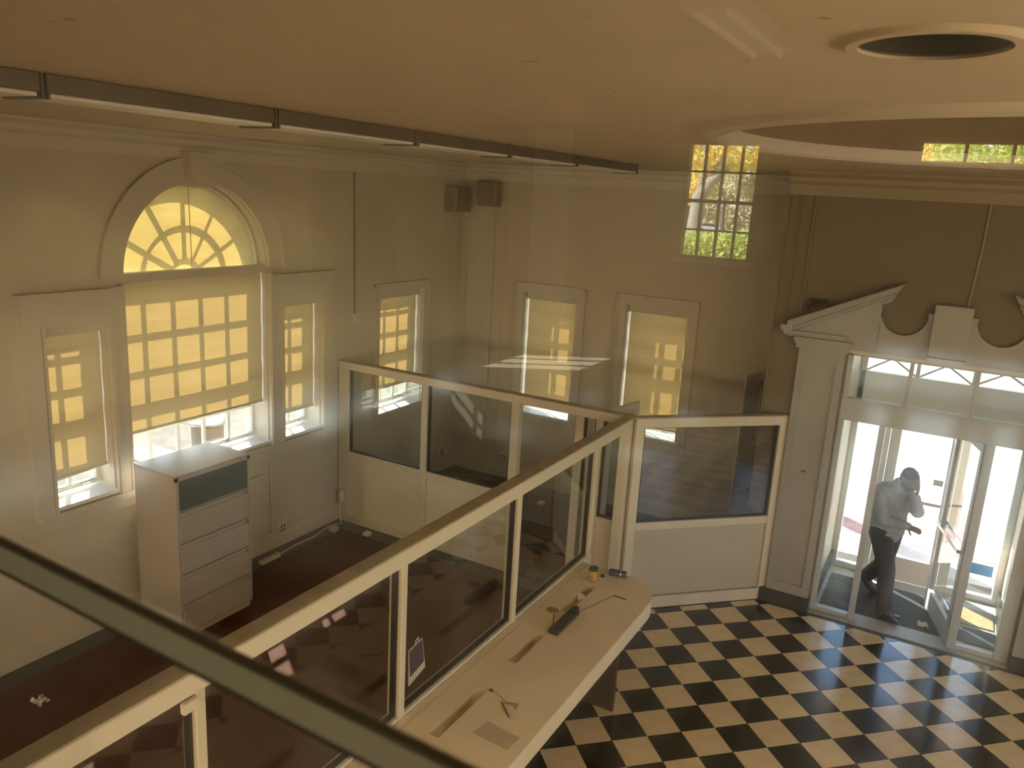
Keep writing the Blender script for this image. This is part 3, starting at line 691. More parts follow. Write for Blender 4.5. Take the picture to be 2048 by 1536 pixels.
# swing door of that partition standing open into the far office
Td = Matrix.Translation((-3.02, YC + .07, 0)) @ Matrix.Rotation(math.radians(80), 4, 'Z')
od = thing('office_door', (-3.02, YC + .07, 0), label='white framed glass office door standing open behind the partition corner', cat='door')
sub(od, Td, [(0, .08, -.022, .022, .01, 2.10), (.52, .60, -.022, .022, .01, 2.10), (.08, .52, -.022, .022, .01, .2), (.08, .52, -.022, .022, 1.98, 2.10)], 'door_frame', M['whitedoor'])
MB(Td).box(.075, .525, -.003, .003, .195, 1.985).build('pane', M['glass'], od)
MB(Td).tube([(.50, -.05, 1.28), (.50, -.06, 1.32), (.50, -.06, 1.72), (.50, -.05, 1.76)], .016, 8).build('pull_handle', M['chrome'], od)

# counter partition
XC = -2.745
T2 = Matrix(((0, -1, 0, XC), (1, 0, 0, 0), (0, 0, 1, 0), (0, 0, 0, 1)))   # local x -> world y, local y -> world -x
ct = thing('teller_partition', (XC, 4.2, 0), label='glazed partition with a long diagonal cap rail standing on the white counter', cat='partition')
sub(ct, T2, [(.9, 7.40, -.05, .05, ZT - .12, ZT - .006)], 'top_rail', M['frame'])
sub(ct, T2, [(.9, 7.46, -.058, .056, ZT - .014, ZT + .002)], 'rail_cap', M['rail'])
posts = [(2.10, 2.155), (3.615, 3.67), (5.065, 5.12), (6.51, 6.57)]
for a, b in posts: sub(ct, T2, [(a, b, -.05, .05, .90, ZT - .11)], 'post', M['frame'])
sub(ct, T2, [(7.31, 7.41, -.05, .05, 0, ZT - .11)], 'post', M['frame'])
for a, b in ((.95, 2.10), (2.155, 3.615), (3.67, 5.065), (5.12, 6.51)):
    bay(ct, T2, a, b, .945, 1.995, .0)
    sub(ct, T2, [(a, b, -.045, .045, .90, .947)], 'bottom_rail', M['frame'])
sub(ct, T2, [(.9, 6.63, -.03, .03, 0, .90)], 'base_panel', M['panel'])
sub(ct, T2, [(2.02, 2.10, -.075, -.045, 1.93, 1.985)], 'rail_clip', M['frame'])
# angled partition between the corner post and the entrance wall
P0 = Vector((-2.66, 7.41, 0)); P1 = Vector((-1.435, 8.615, 0)); dd = P1 - P0; LL = dd.length; an = math.atan2(dd.y, dd.x)
T3 = Matrix.Translation(P0) @ Matrix.Rotation(an, 4, 'Z')
fp = thing('lobby_partition', tuple(P0), label='angled short partition with one wide pane facing the checkered lobby', cat='partition')
sub(fp, T3, [(-.02, LL - .0, -.045, .045, ZT - .10, ZT + .0)], 'top_rail', M['frame'])
sub(fp, T3, [(-.05, LL, -.05, .05, ZT - .002, ZT + .012)], 'rail_cap', M['rail'])
sub(fp, T3, [(-.02, .075, -.045, .045, 0, ZT - .09)], 'post', M['frame']); sub(fp, T3, [(LL - .10, LL, -.045, .045, 0, ZT - .09)], 'post', M['frame'])
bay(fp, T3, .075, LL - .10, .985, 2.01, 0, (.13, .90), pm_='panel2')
sub(fp, T3, [(.075, LL - .1, -.042, .042, .90, .985)], 'mid_rail', M['frame']); sub(fp, T3, [(.07, LL - .09, -.05, .045, 0, .13)], 'bottom_rail', M['frame'])
MB(T3).box(.075, LL - .10, -.024, -.02, .125, .135).build('shadow_gap', M['gasket'], fp)

# ------------------------------------------------------------------ counter
cn = thing('teller_counter', (-2.3, 4.5, 0), label='long cream laminate teller counter with rounded end and recessed transaction trays', cat='counter')
ZK = .925; XE = -1.90; xk = XC + .052
SL = [(-2.47, -2.395, 5.48, 6.04), (-2.47, -2.395, 4.60, 5.10), (-2.47, -2.395, 3.62, 4.21), (-2.47, -2.395, 2.5, 3.1), (-2.47, -2.395, 1.5, 2.1)]
def rounded_end(n=10):
    r = .38; pts = [(xk, .9), (XE, .9), (XE, 6.02)]
    pts += [(XE - r + r * math.cos(PI / 2 * k / n), 6.02 + r * math.sin(PI / 2 * k / n)) for k in range(1, n + 1)]
    pts += [(xk, 6.40)]
    return pts
ol = rounded_end()
bm = bmesh.new(); ed = []
def lp(pts):
    vs_ = [bm.verts.new((x, y, ZK)) for x, y in pts]
    for i in range(len(vs_)): ed.append(bm.edges.new((vs_[i], vs_[(i + 1) % len(vs_)])))
lp(ol)
for a, b, c, d_ in SL: lp([(a, c), (b, c), (b, d_), (a, d_)])
bmesh.ops.triangle_fill(bm, edges=ed, use_beauty=True); bm.verts.index_update()
tp = MB().add([v.co.copy() for v in bm.verts], [[v.index for v in f_.verts] for f_ in bm.faces]); bm.free()
n_ = len(ol)
tp.add([(x, y, ZK) for x, y in ol] + [(x, y, ZK - .15) for x, y in ol], [(i, (i + 1) % n_, n_ + (i + 1) % n_, n_ + i) for i in range(n_)] + [tuple(range(n_, 2 * n_))])
tp.build('worktop', M['counter'], cn)
for a, b, c, d_ in SL:                           # trays: ramp down from the near end, steep at the far end
    vs = [(a, c, ZK), (b, c, ZK), (b, d_ - .09, ZK - .075), (a, d_ - .09, ZK - .075), (a, d_, ZK), (b, d_, ZK)]
    MB().add(vs, [(0, 1, 2, 3), (3, 2, 5, 4), (0, 3, 4), (1, 5, 2)]).build('tray', M['slot'], cn)
for y in (5.74, 3.0): MB().bbox(-2.68, -2.03, y - .022, y + .022, 0, ZK - .15).build('leg_panel', M['leg'], cn)
MB().bbox(-2.70, -2.66, .9, 6.2, 0, ZK - .15).build('back_panel', M['leg'], cn)
MB().box(-2.64, -2.632, .95, 6.38, ZK + .0003, ZK + .0012).build('caulk_line', M['slot'], cn)

# things on the counter
Z = ZK
t = thing('coffee_cup', (-2.462, 6.10, Z), label='yellow paper coffee cup with black lid at the far end of the counter', cat='cup')
MB().lathe([(.029, Z), (.040, Z + .115)], (-2.462, 6.10, 0), 24).build('cup_body', M['cup'], t, smooth=True)
MB().lathe([(.042, Z + .112), (.043, Z + .122), (.038, Z + .126), (.036, Z + .138), (.030, Z + .138)], (-2.462, 6.10, 0), 24).build('lid', M['blackp'], t, smooth=True)
MB().lathe([(.0297, Z + .004), (.031, Z + .020)], (-2.462, 6.10, 0), 24, False).build('printed_band', M['handle'], t, smooth=True)
pr2 = MB()
for k in range(5):
    a = -2.1 + k * .22; pr2.bar((-2.462 + .0345 * math.cos(a), 6.10 + .0345 * math.sin(a), Z + .045), (-2.462 + .0355 * math.cos(a), 6.10 + .0355 * math.sin(a), Z + .058), .008, .002)
pr2.build('printed_marks', M['handle'], t)
t = thing('drink_can', (-2.31, 6.315, Z), label='small dark navy can lying on its side beside the coffee cup', cat='can')
p = Vector((-2.39, 6.30, Z + .033)); q = Vector((-2.235, 6.335, Z + .033)); dv = (q - p).normalized()
MB().tube([p, p + dv * .012, q - dv * .02, q], [.026, .033, .033, .026], 20).build('can_body', M['can'], t, smooth=True)
MB().tube([p + dv * .105, p + dv * .112], [.0335, .0335], 20).build('silver_band', M['chrome'], t, smooth=True)
MB().tube([q - dv * .004, q + dv * .003], [.024, .025], 20).build('can_lid', M['metal'], t, smooth=True)
t = thing('binder_clip', (-2.43, 6.24, Z), label='tiny dark clip between the coffee cup and the navy can', cat='clip')
MB().prism([(-.018, 0), (.018, 0), (.008, .016), (-.008, .016)], 6.225, 6.255, 'y').build('clip_body', M['blackp'], t)
for v in t.children: v.location.x += -2.43 - 0 if False else 0
t.children[0].data.transform(Matrix.Translation((-2.43, 0, Z)))
MB().tube([(-2.435, 6.24, Z + .014), (-2.44, 6.25, Z + .03), (-2.42, 6.25, Z + .03), (-2.425, 6.24, Z + .014)], .0015, 5).build('clip_wire', M['chrome'], t)
for k, (x, y) in enumerate(((-2.135, 6.24), (-2.10, 6.235))):
    MB().lathe([(.009, Z), (.012, Z + .003), (.007, Z + .006)], (x, y, 0), 12).build('adhesive_pad', M['slot'], label=['left of two small tan stains on the rounded counter end', 'right of two small tan stains on the rounded counter end'][k], cat='pad', group='pads on the counter end')
def chained_pen(base, path, a, b, label, rb=.014):
    t = thing('counter_pen', base, label=label, cat='pen', group='chained pens on the counter')
    if rb: MB().bbox(base[0] - rb, base[0] + rb, base[1] - rb * .8, base[1] + rb * .8, Z, Z + .012).build('pen_base', M['blackp'], t)
    pts = [Vector((x, y, Z + .004)) for x, y in path]; ch = MB()
    sm = []
    for p, q in zip(pts[:-1], pts[1:]):
        for k in range(8): sm.append(p.lerp(q, k / 8) + Vector((0, 0, .001 * math.sin(k * 2))))
    sm.append(pts[-1]); ch.tube(sm, .0024, 5).build('chain', M['brass'], t)
    a = Vector((a[0], a[1], Z + .006)); b = Vector((b[0], b[1], Z + .006)); d2 = (b - a)
    MB().tube([a, a + d2 * .1, a + d2 * .85, b], [.004, .006, .006, .002], 10).build('pen_body', M['leg'], t, smooth=True)
chained_pen((-2.375, 4.22, Z), [(-2.36, 4.22), (-2.29, 4.20), (-2.22, 4.16), (-2.15, 4.19), (-2.13, 4.13), (-2.17, 4.17), (-2.248, 4.147)], (-2.248, 4.147), (-2.12, 4.03), 'dark pen on a beaded chain at the near end of the counter')
chained_pen((-2.325, 5.55, Z), [(-2.325, 5.55), (-2.30, 5.64), (-2.27, 5.72), (-2.25, 5.82), (-2.22, 5.88), (-2.203, 5.963)], (-2.203, 5.963), (-2.077, 5.955), 'dark pen on a long chain near the rounded end of the counter', rb=0)
t = thing('pen_stand', (-2.35, 5.30, Z), label='black slotted pen rack with a brass disc on a thin stem', cat='stand')
MB().bbox(-2.395, -2.31, 5.10, 5.50, Z, Z + .035).build('rack_body', M['blackp'], t)
MB().bbox(-2.385, -2.33, 5.46, 5.54, Z + .002, Z + .05).build('rack_head', M['blackp'], t)
MB().tube([(-2.37, 5.14, Z + .03), (-2.372, 5.14, Z + .175)], .005, 8).build('stem', M['blackp'], t)
sd = MB(Matrix.Translation((-2.385, 5.135, Z + .185)) @ Matrix.Rotation(math.radians(-6), 4, 'X')); sd.lathe([(.01, -.006), (.052, -.005), (.055, 0), (.052, .005), (.01, .007)], (0, 0, 0), 28); sd.build('brass_disc', M['brass'], t, smooth=True)
t = MB().lathe([(.028, ZK - .055), (.034, ZK - .03), (.036, ZK - .004), (.030, ZK + .004), (.026, ZK - .01)], (-2.432, 5.80, 0), 24).build('white_dish', M['paper'], smooth=True, label='small round white dish sitting in the far counter tray', cat='dish')
MB().add([(-2.225, 3.93, Z + .0008), (-1.975, 3.905, Z + .0008), (-1.98, 3.76, Z + .0008), (-2.245, 3.78, Z + .0008), (-2.225, 3.93, Z + .0022), (-1.975, 3.905, Z + .0022), (-1.98, 3.76, Z + .0022), (-2.245, 3.78, Z + .0022)],
         [(0, 1, 2, 3), (7, 6, 5, 4), (0, 4, 5, 1), (1, 5, 6, 2), (2, 6, 7, 3), (3, 7, 4, 0)]).build('writing_mat', M['grey'], label='plain grey rectangular mat at the near end of the counter', cat='mat')
# flyer taped on the inside of the glass
t = thing('flyer', (-2.775, 3.90, 1.03), label='purple and white flyer taped to the glass above the counter', cat='flyer')
def qd(pts, x, th=.0015): return MB().add([(x, y, z) for y, z in pts] + [(x - th, y, z) for y, z in pts], [(0, 1, 2, 3), (7, 6, 5, 4), (0, 4, 5, 1), (1, 5, 6, 2), (2, 6, 7, 3), (3, 7, 4, 0)])
qd([(3.79, 1.05), (3.975, 1.10), (3.93, 1.345), (3.78, 1.32)], -2.756).build('sheet', M['paper'], t)
qd([(3.80, 1.115), (3.955, 1.155), (3.925, 1.335), (3.785, 1.31)], -2.753, .001).build('print_area', M['purple'], t)
MB().tube([(-2.752, 3.845, 1.34), (-2.748, 3.85, 1.37), (-2.75, 3.875, 1.375), (-2.752, 3.88, 1.345)], .004, 6).build('tape_loop', M['paper'], t)

# ------------------------------------------------------------------ filing cabinet and left wall things
fc = thing('filing_cabinet', (-6.1, 4.845, 0), label='tall cream lateral filing cabinet with blue grey flipper door under the arched window', cat='cabinet')
cx0, cx1, cy0, cy1, cz = -6.40, -5.82, 4.42, 5.27, 1.60
b = MB(); b.bbox(cx0, cx1 - .02, cy0, cy1, .0, cz); b.build('body', M['steel'], fc)
MB().bbox(cx0, cx1 + .002, cy0 - .003, cy1 + .003, cz, cz + .018).build('top_panel', M['steel'], fc)
f = MB(); f.box(cx1 - .02, cx1, cy0, cy0 + .03, 0, cz).box(cx1 - .02, cx1, cy1 - .03, cy1, 0, cz).box(cx1 - .02, cx1, cy0, cy1, cz - .035, cz).box(cx1 - .02, cx1, cy0, cy1, 0, .05); f.build('front_frame', M['steel'], fc)
MB().bbox(cx1 - .015, cx1 - .006, cy0 + .03, cy1 - .03, 1.275, cz - .035).build('flipper_door', M['blueglass'], fc, label='blue grey glossy flipper door')
zb = [.05, .345, .65, .955, 1.265]
for k in range(4):
    dr_ = MB().bbox(cx1 - .018, cx1 + .003, cy0 + .032, cy1 - .032, zb[k] + .005, zb[k + 1] - .05).build('drawer', M['steel'], fc)
    pl = MB().bbox(cx1 - .018, cx1 - .006, cy0 + .032, cy1 - .032, zb[k + 1] - .05, zb[k + 1] - .022).bbox(cx1 - .018, cx1 + .006, cy0 + .032, cy1 - .032, zb[k + 1] - .022, zb[k + 1] - .004)
    pl.build('drawer_pull', M['steel'], dr_)
    MB().bbox(cx1 - .008, cx1 + .009, cy1 - .075, cy1 - .045, zb[k + 1] - .045, zb[k + 1] - .018).build('drawer_catch', M['handle'], dr_)
MB().tube([(cx1 + .0, cy1 - .1, cz - .018), (cx1 + .006, cy1 - .1, cz - .018)], .008, 10).build('lock', M['chrome'], fc)
B(XL, XL + .05, 5.62, 6.16, .20, .98).build('trim_13', M['wall'], kind=STR)
t = thing('wall_conduit', (XL + .02, 7.69, 2.55), label='thin vertical conduit ending in a small box high on the left wall', cat='conduit')
MB().tube([(XL + .015, 7.67, 4.37), (XL + .015, 7.70, 2.66)], .009, 8).build('pipe', M['handle'], t)
MB().bbox(XL, XL + .05, 7.665, 7.745, 2.54, 2.66).build('junction_box', M['trim'], t)
MB().tube([(.03, YD - .015, 3.42), (.06, YD - .015, 4.0), (.06, YD - .015, 4.38)], .012, 8).build('ceiling_conduit', M['etrim2'], label='thin vertical pipe rising above the pediment keystone', cat='conduit')
MB().tube([(XL + .02, 6.27, .21), (XL + .02, 6.27, 1.25)], .009, 8).build('wall_cable', M['trim'], label='thin painted cable run down the wall under the right narrow window', cat='cable')
for nm, p, lab in (('a', (XL + .11, 9.80, 3.92), 'brown wall speaker high on the left wall by the room corner'), ('b', (-6.08, YB - .13, 4.02), 'brown wall speaker high on the corner pilaster of the far wall')):
    t = thing('wall_speaker', p, label=lab, cat='speaker')
    if nm == 'a': bx4 = (XL, XL + .20, 9.60, 10.0)
    else: bx4 = (-6.24, -5.93, YB - .22, YB - .036)
    MB().bbox(*bx4, p[2], p[2] + .35, .02).build('cabinet', M['speaker'], t)
    if nm == 'a': MB().box(XL + .20, XL + .206, 9.63, 9.97, p[2] + .03, p[2] + .32).build('grille', M['darkwall'], t)
    else: MB().box(-6.215, -5.955, YB - .226, YB - .22, p[2] + .03, p[2] + .32).build('grille', M['darkwall'], t)
def outlet(T, s, z, label, n=2):
    p = T(s, 0, z); t = thing('wall_outlet', p, label=label, cat='outlet', group='wall outlets')
    sbox(MB(), T, s - .06, s + .06, -.045, 0, z - .06, z + .06).build('outlet_box', M['outlet'], t)
    for i in (-1, 1):
        for j in (-1, 1): sbox(MB(), T, s + .025 * i - .014, s + .025 * i + .014, -.048, -.04, z + .025 * j - .016, z + .025 * j + .016).build('socket', M['blackp'], t)
outlet(TL, 6.42, .235, 'surface mounted wall outlet right of the filing cabinet')
outlet(TL, 9.70, .33, 'wall outlet low on the left wall in the far office corner')
outlet(TB, -5.68, .33, 'wall outlet on the far wall seen through the partition glass')
t = thing('power_strip', (-6.40, 6.08, 0), label='white power strip lying along the wall beside the filing cabinet', cat='power strip')
MB().bbox(-6.43, -6.37, 5.92, 6.20, .002, .045).build('strip_body', M['outlet'], t)
for k in range(4): B(-6.415, -6.385, 5.95 + k * .06, 5.975 + k * .06, .044, .047).build('socket', M['blackp'], t)
cb = MB(); cb.tube([(-6.40, 6.2, .02), (-6.44, 6.5, .015), (-6.42, 6.8, .02), (-6.47, 7.1, .03), (-6.44, 7.30, .02), (-6.545, 7.38, .2), (-6.55, 7.38, .42)], .008, 6)
cb.build('power_cable', M['outlet'], label='grey cable trailing along the baseboard from the power strip to the partition', cat='cable')
MB().bbox(-6.53, -6.48, 7.345, 7.40, .28, .42).build('cable_box', M['paper'], label='small white box on the end post of the partition by the left wall', cat='box')
MB().bbox(-6.42, -6.33, 7.05, 7.14, .0, .06).build('floor_plug', M['slot'], label='tan plug box on the office floor beside the partition post', cat='plug')
MB().bbox(-6.0, -5.92, 7.20, 7.28, .003, .045).build('floor_box', M['paper'], label='small white box on the floor in front of the partition panel', cat='box')
scrap('paper_scrap', (-5.98, 3.18, .0), .12, 'crumpled white paper on the dark office floor at lower left')
MB().bbox(-4.75, -4.66, 9.45, 9.55, .0, .03).build('floor_box', M['paper'], label='white floor box in the far office behind the partition', cat='box')
MB().lathe([(.02, 0), (.02, .01)], (0, 0, 0), 12).build('wall_plug', M['handle'], label='tiny dark plug in the wall left of the door', cat='plug').location = (-1.18, YD - .065, 1.55)
# electrical panel with its cover swung open
t = thing('electrical_panel', (-1.83, YB - .10, 1.42), label='white electrical panel with open cover beside the entrance wall', cat='panel')
f = MB(); f.box(-2.02, -2.0, YB - .17, YB - .105, .56, 2.28).box(-1.74, -1.72, YB - .17, YB - .105, .56, 2.28).box(-2.0, -1.74, YB - .17, YB - .105, 2.26, 2.28).box(-2.0, -1.74, YB - .17, YB - .105, .56, .58).box(-2.0, -1.74, YB - .112, YB - .105, .58, 2.26)
f.build('enclosure', M['trim'], t)
Tp = Matrix.Translation((-2.02, YB - .17, 0)) @ Matrix.Rotation(math.radians(-104), 4, 'Z')
MB(Tp).bbox(0, .40, -.012, .004, .57, 2.27).build('cover', M['whitedoor'], t)
for z in (.72, 1.42, 2.12): MB(Tp).tube([(0, .006, z - .04), (0, .006, z + .04)], .012, 8).build('hinge', M['blackp'], t)
MB().bbox(-1.89, -1.745, YB - .16, YB - .11, 1.80, 2.16).build('controller', M['steel'], t); MB().bbox(-1.84, -1.77, YB - .166, YB - .158, 1.98, 2.07).build('display', M['carglass'], t)
MB().bbox(-1.94, -1.76, YB - .15, YB - .11, .95, 1.62).build('breaker_block', M['grey'], t)
MB().bbox(-1.95, -1.76, YB - .15, YB - .11, .62, .88).build('terminal_cover', M['trim'], t)
MB().tube([(-1.97, YB - .13, 1.75), (-1.93, YB - .2, 1.86), (-1.86, YB - .22, 1.80), (-1.82, YB - .16, 1.72), (-1.88, YB - .15, 1.64)], .014, 6).build('wire_bundle', M['handle'], t)
# horn-like hanging receiver
MB().tube([(-1.95, YB - .2, 1.88), (-1.90, YB - .24, 1.85), (-1.86, YB - .25, 1.78)], [.035, .03, .012], 10).build('wire_cap', M['brass'], t)

# ------------------------------------------------------------------ ceiling light row
FX = -3.40
ys = [.75 + 1.225 * k for k in range(7)]
ftl = ['nearest strip', 'second strip from the left', 'third strip', 'fourth strip', 'fifth strip', 'sixth strip', 'farthest strip']
for k, y in enumerate(ys[:6]):
    y1 = y + 1.215
    if k == 5: y1 = y + 1.5
    t = thing('ceiling_light', (FX, (y + y1) / 2, ZC - .11), label='unlit fluorescent ceiling fixture, %s of the row along the ceiling' % ftl[k].replace('strip', 'one'), cat='light', group='row of fluorescent ceiling fixtures')
    MB().bbox(FX - .13, FX + .13, y + .01, y1 - .01, ZC - .075, ZC - .001).build('housing', M['fixture'], t)
    MB().bbox(FX - .12, FX + .122, y + .02, y1 - .02, ZC - .092, ZC - .075).build('diffuser', M['whitedoor'], t)
    for yy in (y, y1 - .012): MB().bbox(FX - .14, FX + .14, yy, yy + .012, ZC - .10, ZC - .001).build('end_cap', M['fixture'], t)

# ------------------------------------------------------------------ unseen fill globes added over the right half of the hall
for k, (x, y) in enumerate(((2.3, .8), (2.3, 2.4), (4.6, .8), (4.6, 2.4))):
    t = thing('fill_pendant', (x, y, 3.6), label='added opal fill globe, unseen over the right half of the hall, ' + ['nearest the counter end', 'nearest the entrance', 'near the right wall windows', 'farthest from the counter'][k], cat='light', group='added fill globes over the hall')
    MB().tube([(x, y, 3.98), (x, y, ZC)], .012, 8).build('stem', M['brass'], t)
    MB().lathe([(.06, 3.93), (.07, 3.97), (.02, 4.0)], (x, y, 0), 16).build('cap', M['brass'], t, smooth=True)
    MB().lathe([(.17 * math.sin(a), 3.77 - .17 * math.cos(a)) for a in [.02 + (PI - .04) * q / 14 for q in range(15)]], (x, y, 0), 28).build('globe', fill_lamp_mat('fill_globe', FILL_W, .17), t, smooth=True)
for k, x in enumerate((-4.9, -1.9, 1.6)):  # fill lamps added out of view to brighten the lower hall
    t = thing('under_fill_lamp', (x, -.55, 2.30), label='added round fill lamp, unseen under the mezzanine, ' + ['left of the three', 'middle of the three', 'right of the three'][k], cat='light', group='added fill lamps below the mezzanine')
    MB().lathe([(.16, 2.36), (.18, 2.40), (.02, 2.40)], (x, -.55, 0), 24).build('lamp_base', M['brass'], t, smooth=True)
    MB().lathe([(.15 * math.sin(a), 2.21 - .15 * math.cos(a)) for a in [.02 + (PI - .04) * q / 14 for q in range(15)]], (x, -.55, 0), 28).build('globe', fill_lamp_mat('under_fill_globe', UNDER_FILL_W * (1.35, 1, .8)[k], .15), t, smooth=True)

# ------------------------------------------------------------------ the walking man
def organic(name, caps, m, parent, vox=.010, smooth=5, extra=None):
    """closed tapered capsules merged into one continuous skin"""
    bm = bmesh.new()
    for cp in caps:
        p, r0, q, r1 = Vector(cp[0]), cp[1], Vector(cp[2]), cp[3]
        sc = cp[4] if len(cp) > 4 else None      # (axis vector, factor) flattening
        d_ = q - p; L_ = d_.length; z = d_.normalized() if L_ > 1e-6 else Vector((0, 0, 1)); x = z.orthogonal().normalized(); y = z.cross(x)
        if sc: x = (Vector(sc[0]) - z * Vector(sc[0]).dot(z)).normalized(); y = z.cross(x)
        fx = sc[1] if sc else 1
        rings = [(-r0 * math.cos(a), r0 * math.sin(a)) for a in (0.02, .5, 1.0, PI / 2)] + [(L_ + r1 * math.cos(a), r1 * math.sin(a)) for a in (PI / 2, 1.0, .5, .02)]
        n = 14; prev = None; first = None
        for h, r in rings:
            vs_ = [bm.verts.new(p + z * h + (x * math.cos(2 * PI * k / n) * fx + y * math.sin(2 * PI * k / n)) * r) for k in range(n)]
            if prev:
                for k in range(n): bm.faces.new((prev[k], prev[(k + 1) % n], vs_[(k + 1) % n], vs_[k]))
            else: first = vs_
            prev = vs_
        bm.faces.new(list(reversed(first))); bm.faces.new(prev)
    me = D.meshes.new('tmp'); bm.to_mesh(me); bm.free(); ob = D.objects.new('tmp', me); COL.objects.link(ob)
    r = ob.modifiers.new('r', 'REMESH'); r.mode = 'VOXEL'; r.voxel_size = vox; r.use_smooth_shade = True
    if smooth: s_ = ob.modifiers.new('s', 'SMOOTH'); s_.factor = .5; s_.iterations = smooth
    dg = bpy.context.evaluated_depsgraph_get(); dg.update()
    nm = D.meshes.new_from_object(ob.evaluated_get(dg)); D.objects.remove(ob)
    nm.name = name; nm.materials.clear(); nm.materials.append(m)
    nm.transform(W[parent].inverted()); o = D.objects.new(name, nm); COL.objects.link(o); o.parent = parent; W[o] = W[parent]
    nm.polygons.foreach_set('use_smooth', [True] * len(nm.polygons))
    return o
man = thing('person', (-.30, 9.1, 0), label='man in grey jacket and dark trousers walking through the doorway, hand raised to his face', cat='person')
Hd = Vector((.82, -.57, 0)); Lt = Vector((.57, .82, 0)); UP = Vector((0, 0, 1))     # heading, his left, up
pel = Vector((-.335, 9.12, .90)); che = Vector((-.345, 9.085, 1.28)); nb_ = Vector((-.285, 9.045, 1.43)); hc = Vector((-.200, 9.0, 1.535))
hipR, hipL = pel - Lt * .09, pel + Lt * .09
knR, anR, toR = Vector((-.262, 8.985, .50)), Vector((-.228, 8.915, .09)), Vector((-.115, 8.81, .035))
knL, anL, toL = Vector((-.305, 9.22, .49)), Vector((-.475, 9.475, .17)), Vector((-.36, 9.405, .035))
shR, shL = che + UP * .085 - Lt * .185, che + UP * .085 + Lt * .185
elR, wrR = Vector((-.37, 8.865, 1.09)), Vector((-.135, 8.915, 1.065))
elL, wrL = Vector((-.075, 9.10, 1.185)), Vector((-.110, 9.00, 1.385))
def hand(w0, direc, palm_n, curl, s=1.0):
    d_ = direc.normalized(); nrm = (palm_n - d_ * palm_n.dot(d_)).normalized(); sd_ = d_.cross(nrm)
    caps = [(w0, .026 * s, w0 + d_ * .05 * s, .036 * s, (nrm, .55)), (w0 + d_ * .04 * s, .036 * s, w0 + d_ * .085 * s, .037 * s, (nrm, .5))]
    for i, (off, ln) in enumerate(((-.030, .072), (-.010, .082), (.010, .077), (.029, .060))):
        a = w0 + d_ * .095 * s + sd_ * off * s; dcur = d_.copy()
        for sgm in range(3):
            b_ = a + dcur * (ln * s * (.44, .32, .24)[sgm]); caps.append((a, .0098 * s, b_, .0088 * s)); a = b_
            dcur = (dcur + nrm * curl).normalized()
    a = w0 + d_ * .035 * s - sd_ * .033 * s; dcur = (d_ * .6 - sd_ * .75 + nrm * .2).normalized()
    for sgm in range(2):
        b_ = a + dcur * .036 * s; caps.append((a, .0125 * s, b_, .0105 * s)); a = b_; dcur = (dcur + d_ * .5 + nrm * curl).normalized()
    return caps
hRd = (Hd * .9 + UP * .02); hLd = (hc + Hd * .085 - UP * .03 + Lt * .05) - wrL
fdir = (Hd * .86 - UP * .50).normalized()        # he looks down as he walks
fu = (UP - fdir * UP.dot(fdir)).normalized()
body = [(pel, .125, pel + UP * .12, .125, (Lt, 1.15)), (pel + UP * .1 - Hd * .03, .11, che - Hd * .035, .125, (Lt, 1.2)), (che - Hd * .03, .125, nb_, .06, (Lt, 1.3)), (nb_, .060, hc - UP * .02, .055),
        (hipR, .085, knR, .060), (knR, .058, anR, .040), (hipL, .085, knL, .060), (knL, .058, anL, .040), (anR, .04, toR, .03), (anL, .04, toL, .03),
        (shR, .058, elR, .043), (elR, .042, wrR, .028), (shL, .058, elL, .043), (elL, .042, wrL, .028),
        (hc + fu * .028 - fdir * .018, .092, hc + fu * .02 + fdir * .018, .086, (Lt, .84)), (hc, .080, hc - fu * .07 + fdir * .03, .056, (Lt, .86)),
        (hc - fu * .085 + fdir * .055, .026, hc - fu * .09 + fdir * .06, .024),
        (hc + fdir * .088 + fu * .010, .008, hc + fdir * .110 - fu * .020, .014), (hc + fdir * .092 - fu * .045, .016, hc + fdir * .094 - fu * .050, .015, (fu, .6)),
        (hc + fdir * .078 + fu * .028 - Lt * .03, .012, hc + fdir * .078 + fu * .028 + Lt * .03, .012)]
for sg in (-1, 1): body.append((hc + Lt * .080 * sg + fu * .012 - fdir * .006, .020, hc + Lt * .084 * sg - fu * .022 - fdir * .004, .012, (Lt, .45)))
body += hand(wrR, hRd, Lt * .6 - UP * .6, .35, .88); body += hand(wrL, hLd, -Lt * .4 - Hd * .8, .30, .92)
organic('body', body, M['skin'], man, .0075, 4)
organic('hair', [(hc + fu * .045 - fdir * .03, .090, hc + fu * .04 - fdir * .005, .088, (Lt, .86)), (hc - fdir * .055, .062, hc - fu * .035 - fdir * .05, .050, (Lt, .95))], M['hair'], man, .009, 3)
for sg in (-1, 1):
    e = hc + fdir * .083 + fu * .008 + Lt * .031 * sg; MB().lathe([(.001, -.010), (.008, -.006), (.010, 0), (.008, .006), (.001, .010)], tuple(e), 10).build('eye', M['paper'], man, smooth=True)
jk = [(pel + UP * .0 - Hd * .02, .175, pel + UP * .16 - Hd * .025, .175, (Lt, 1.1)), (pel + UP * .12 - Hd * .01, .18, che - Hd * .035, .172, (Lt, 1.15)), (che - Hd * .03, .165, nb_ - UP * .02, .088, (Lt, 1.35)),
      (nb_ - UP * .03, .082, nb_ + UP * .035, .072), (pel + UP * .03 + Hd * .06, .12, pel + UP * .30 + Hd * .055, .12, (Lt, 1.2)),
      (shR - Hd * .015, .085, elR, .070), (elR, .068, wrR - hRd.normalized() * .005, .046), (shL, .085, elL, .070), (elL, .068, wrL - hLd.normalized() * .02, .046)]
organic('jacket', jk, M['jacket'], man, .012, 4)
MB().tube([pel + UP * -.165 + (Lt * math.cos(a) * .175 + Hd * math.sin(a) * .16) - Hd * .01 + UP * .17 for a in [2 * PI * k / 24 for k in range(25)]], .022, 8).build('jacket_hem', M['jacket'], man, smooth=True)
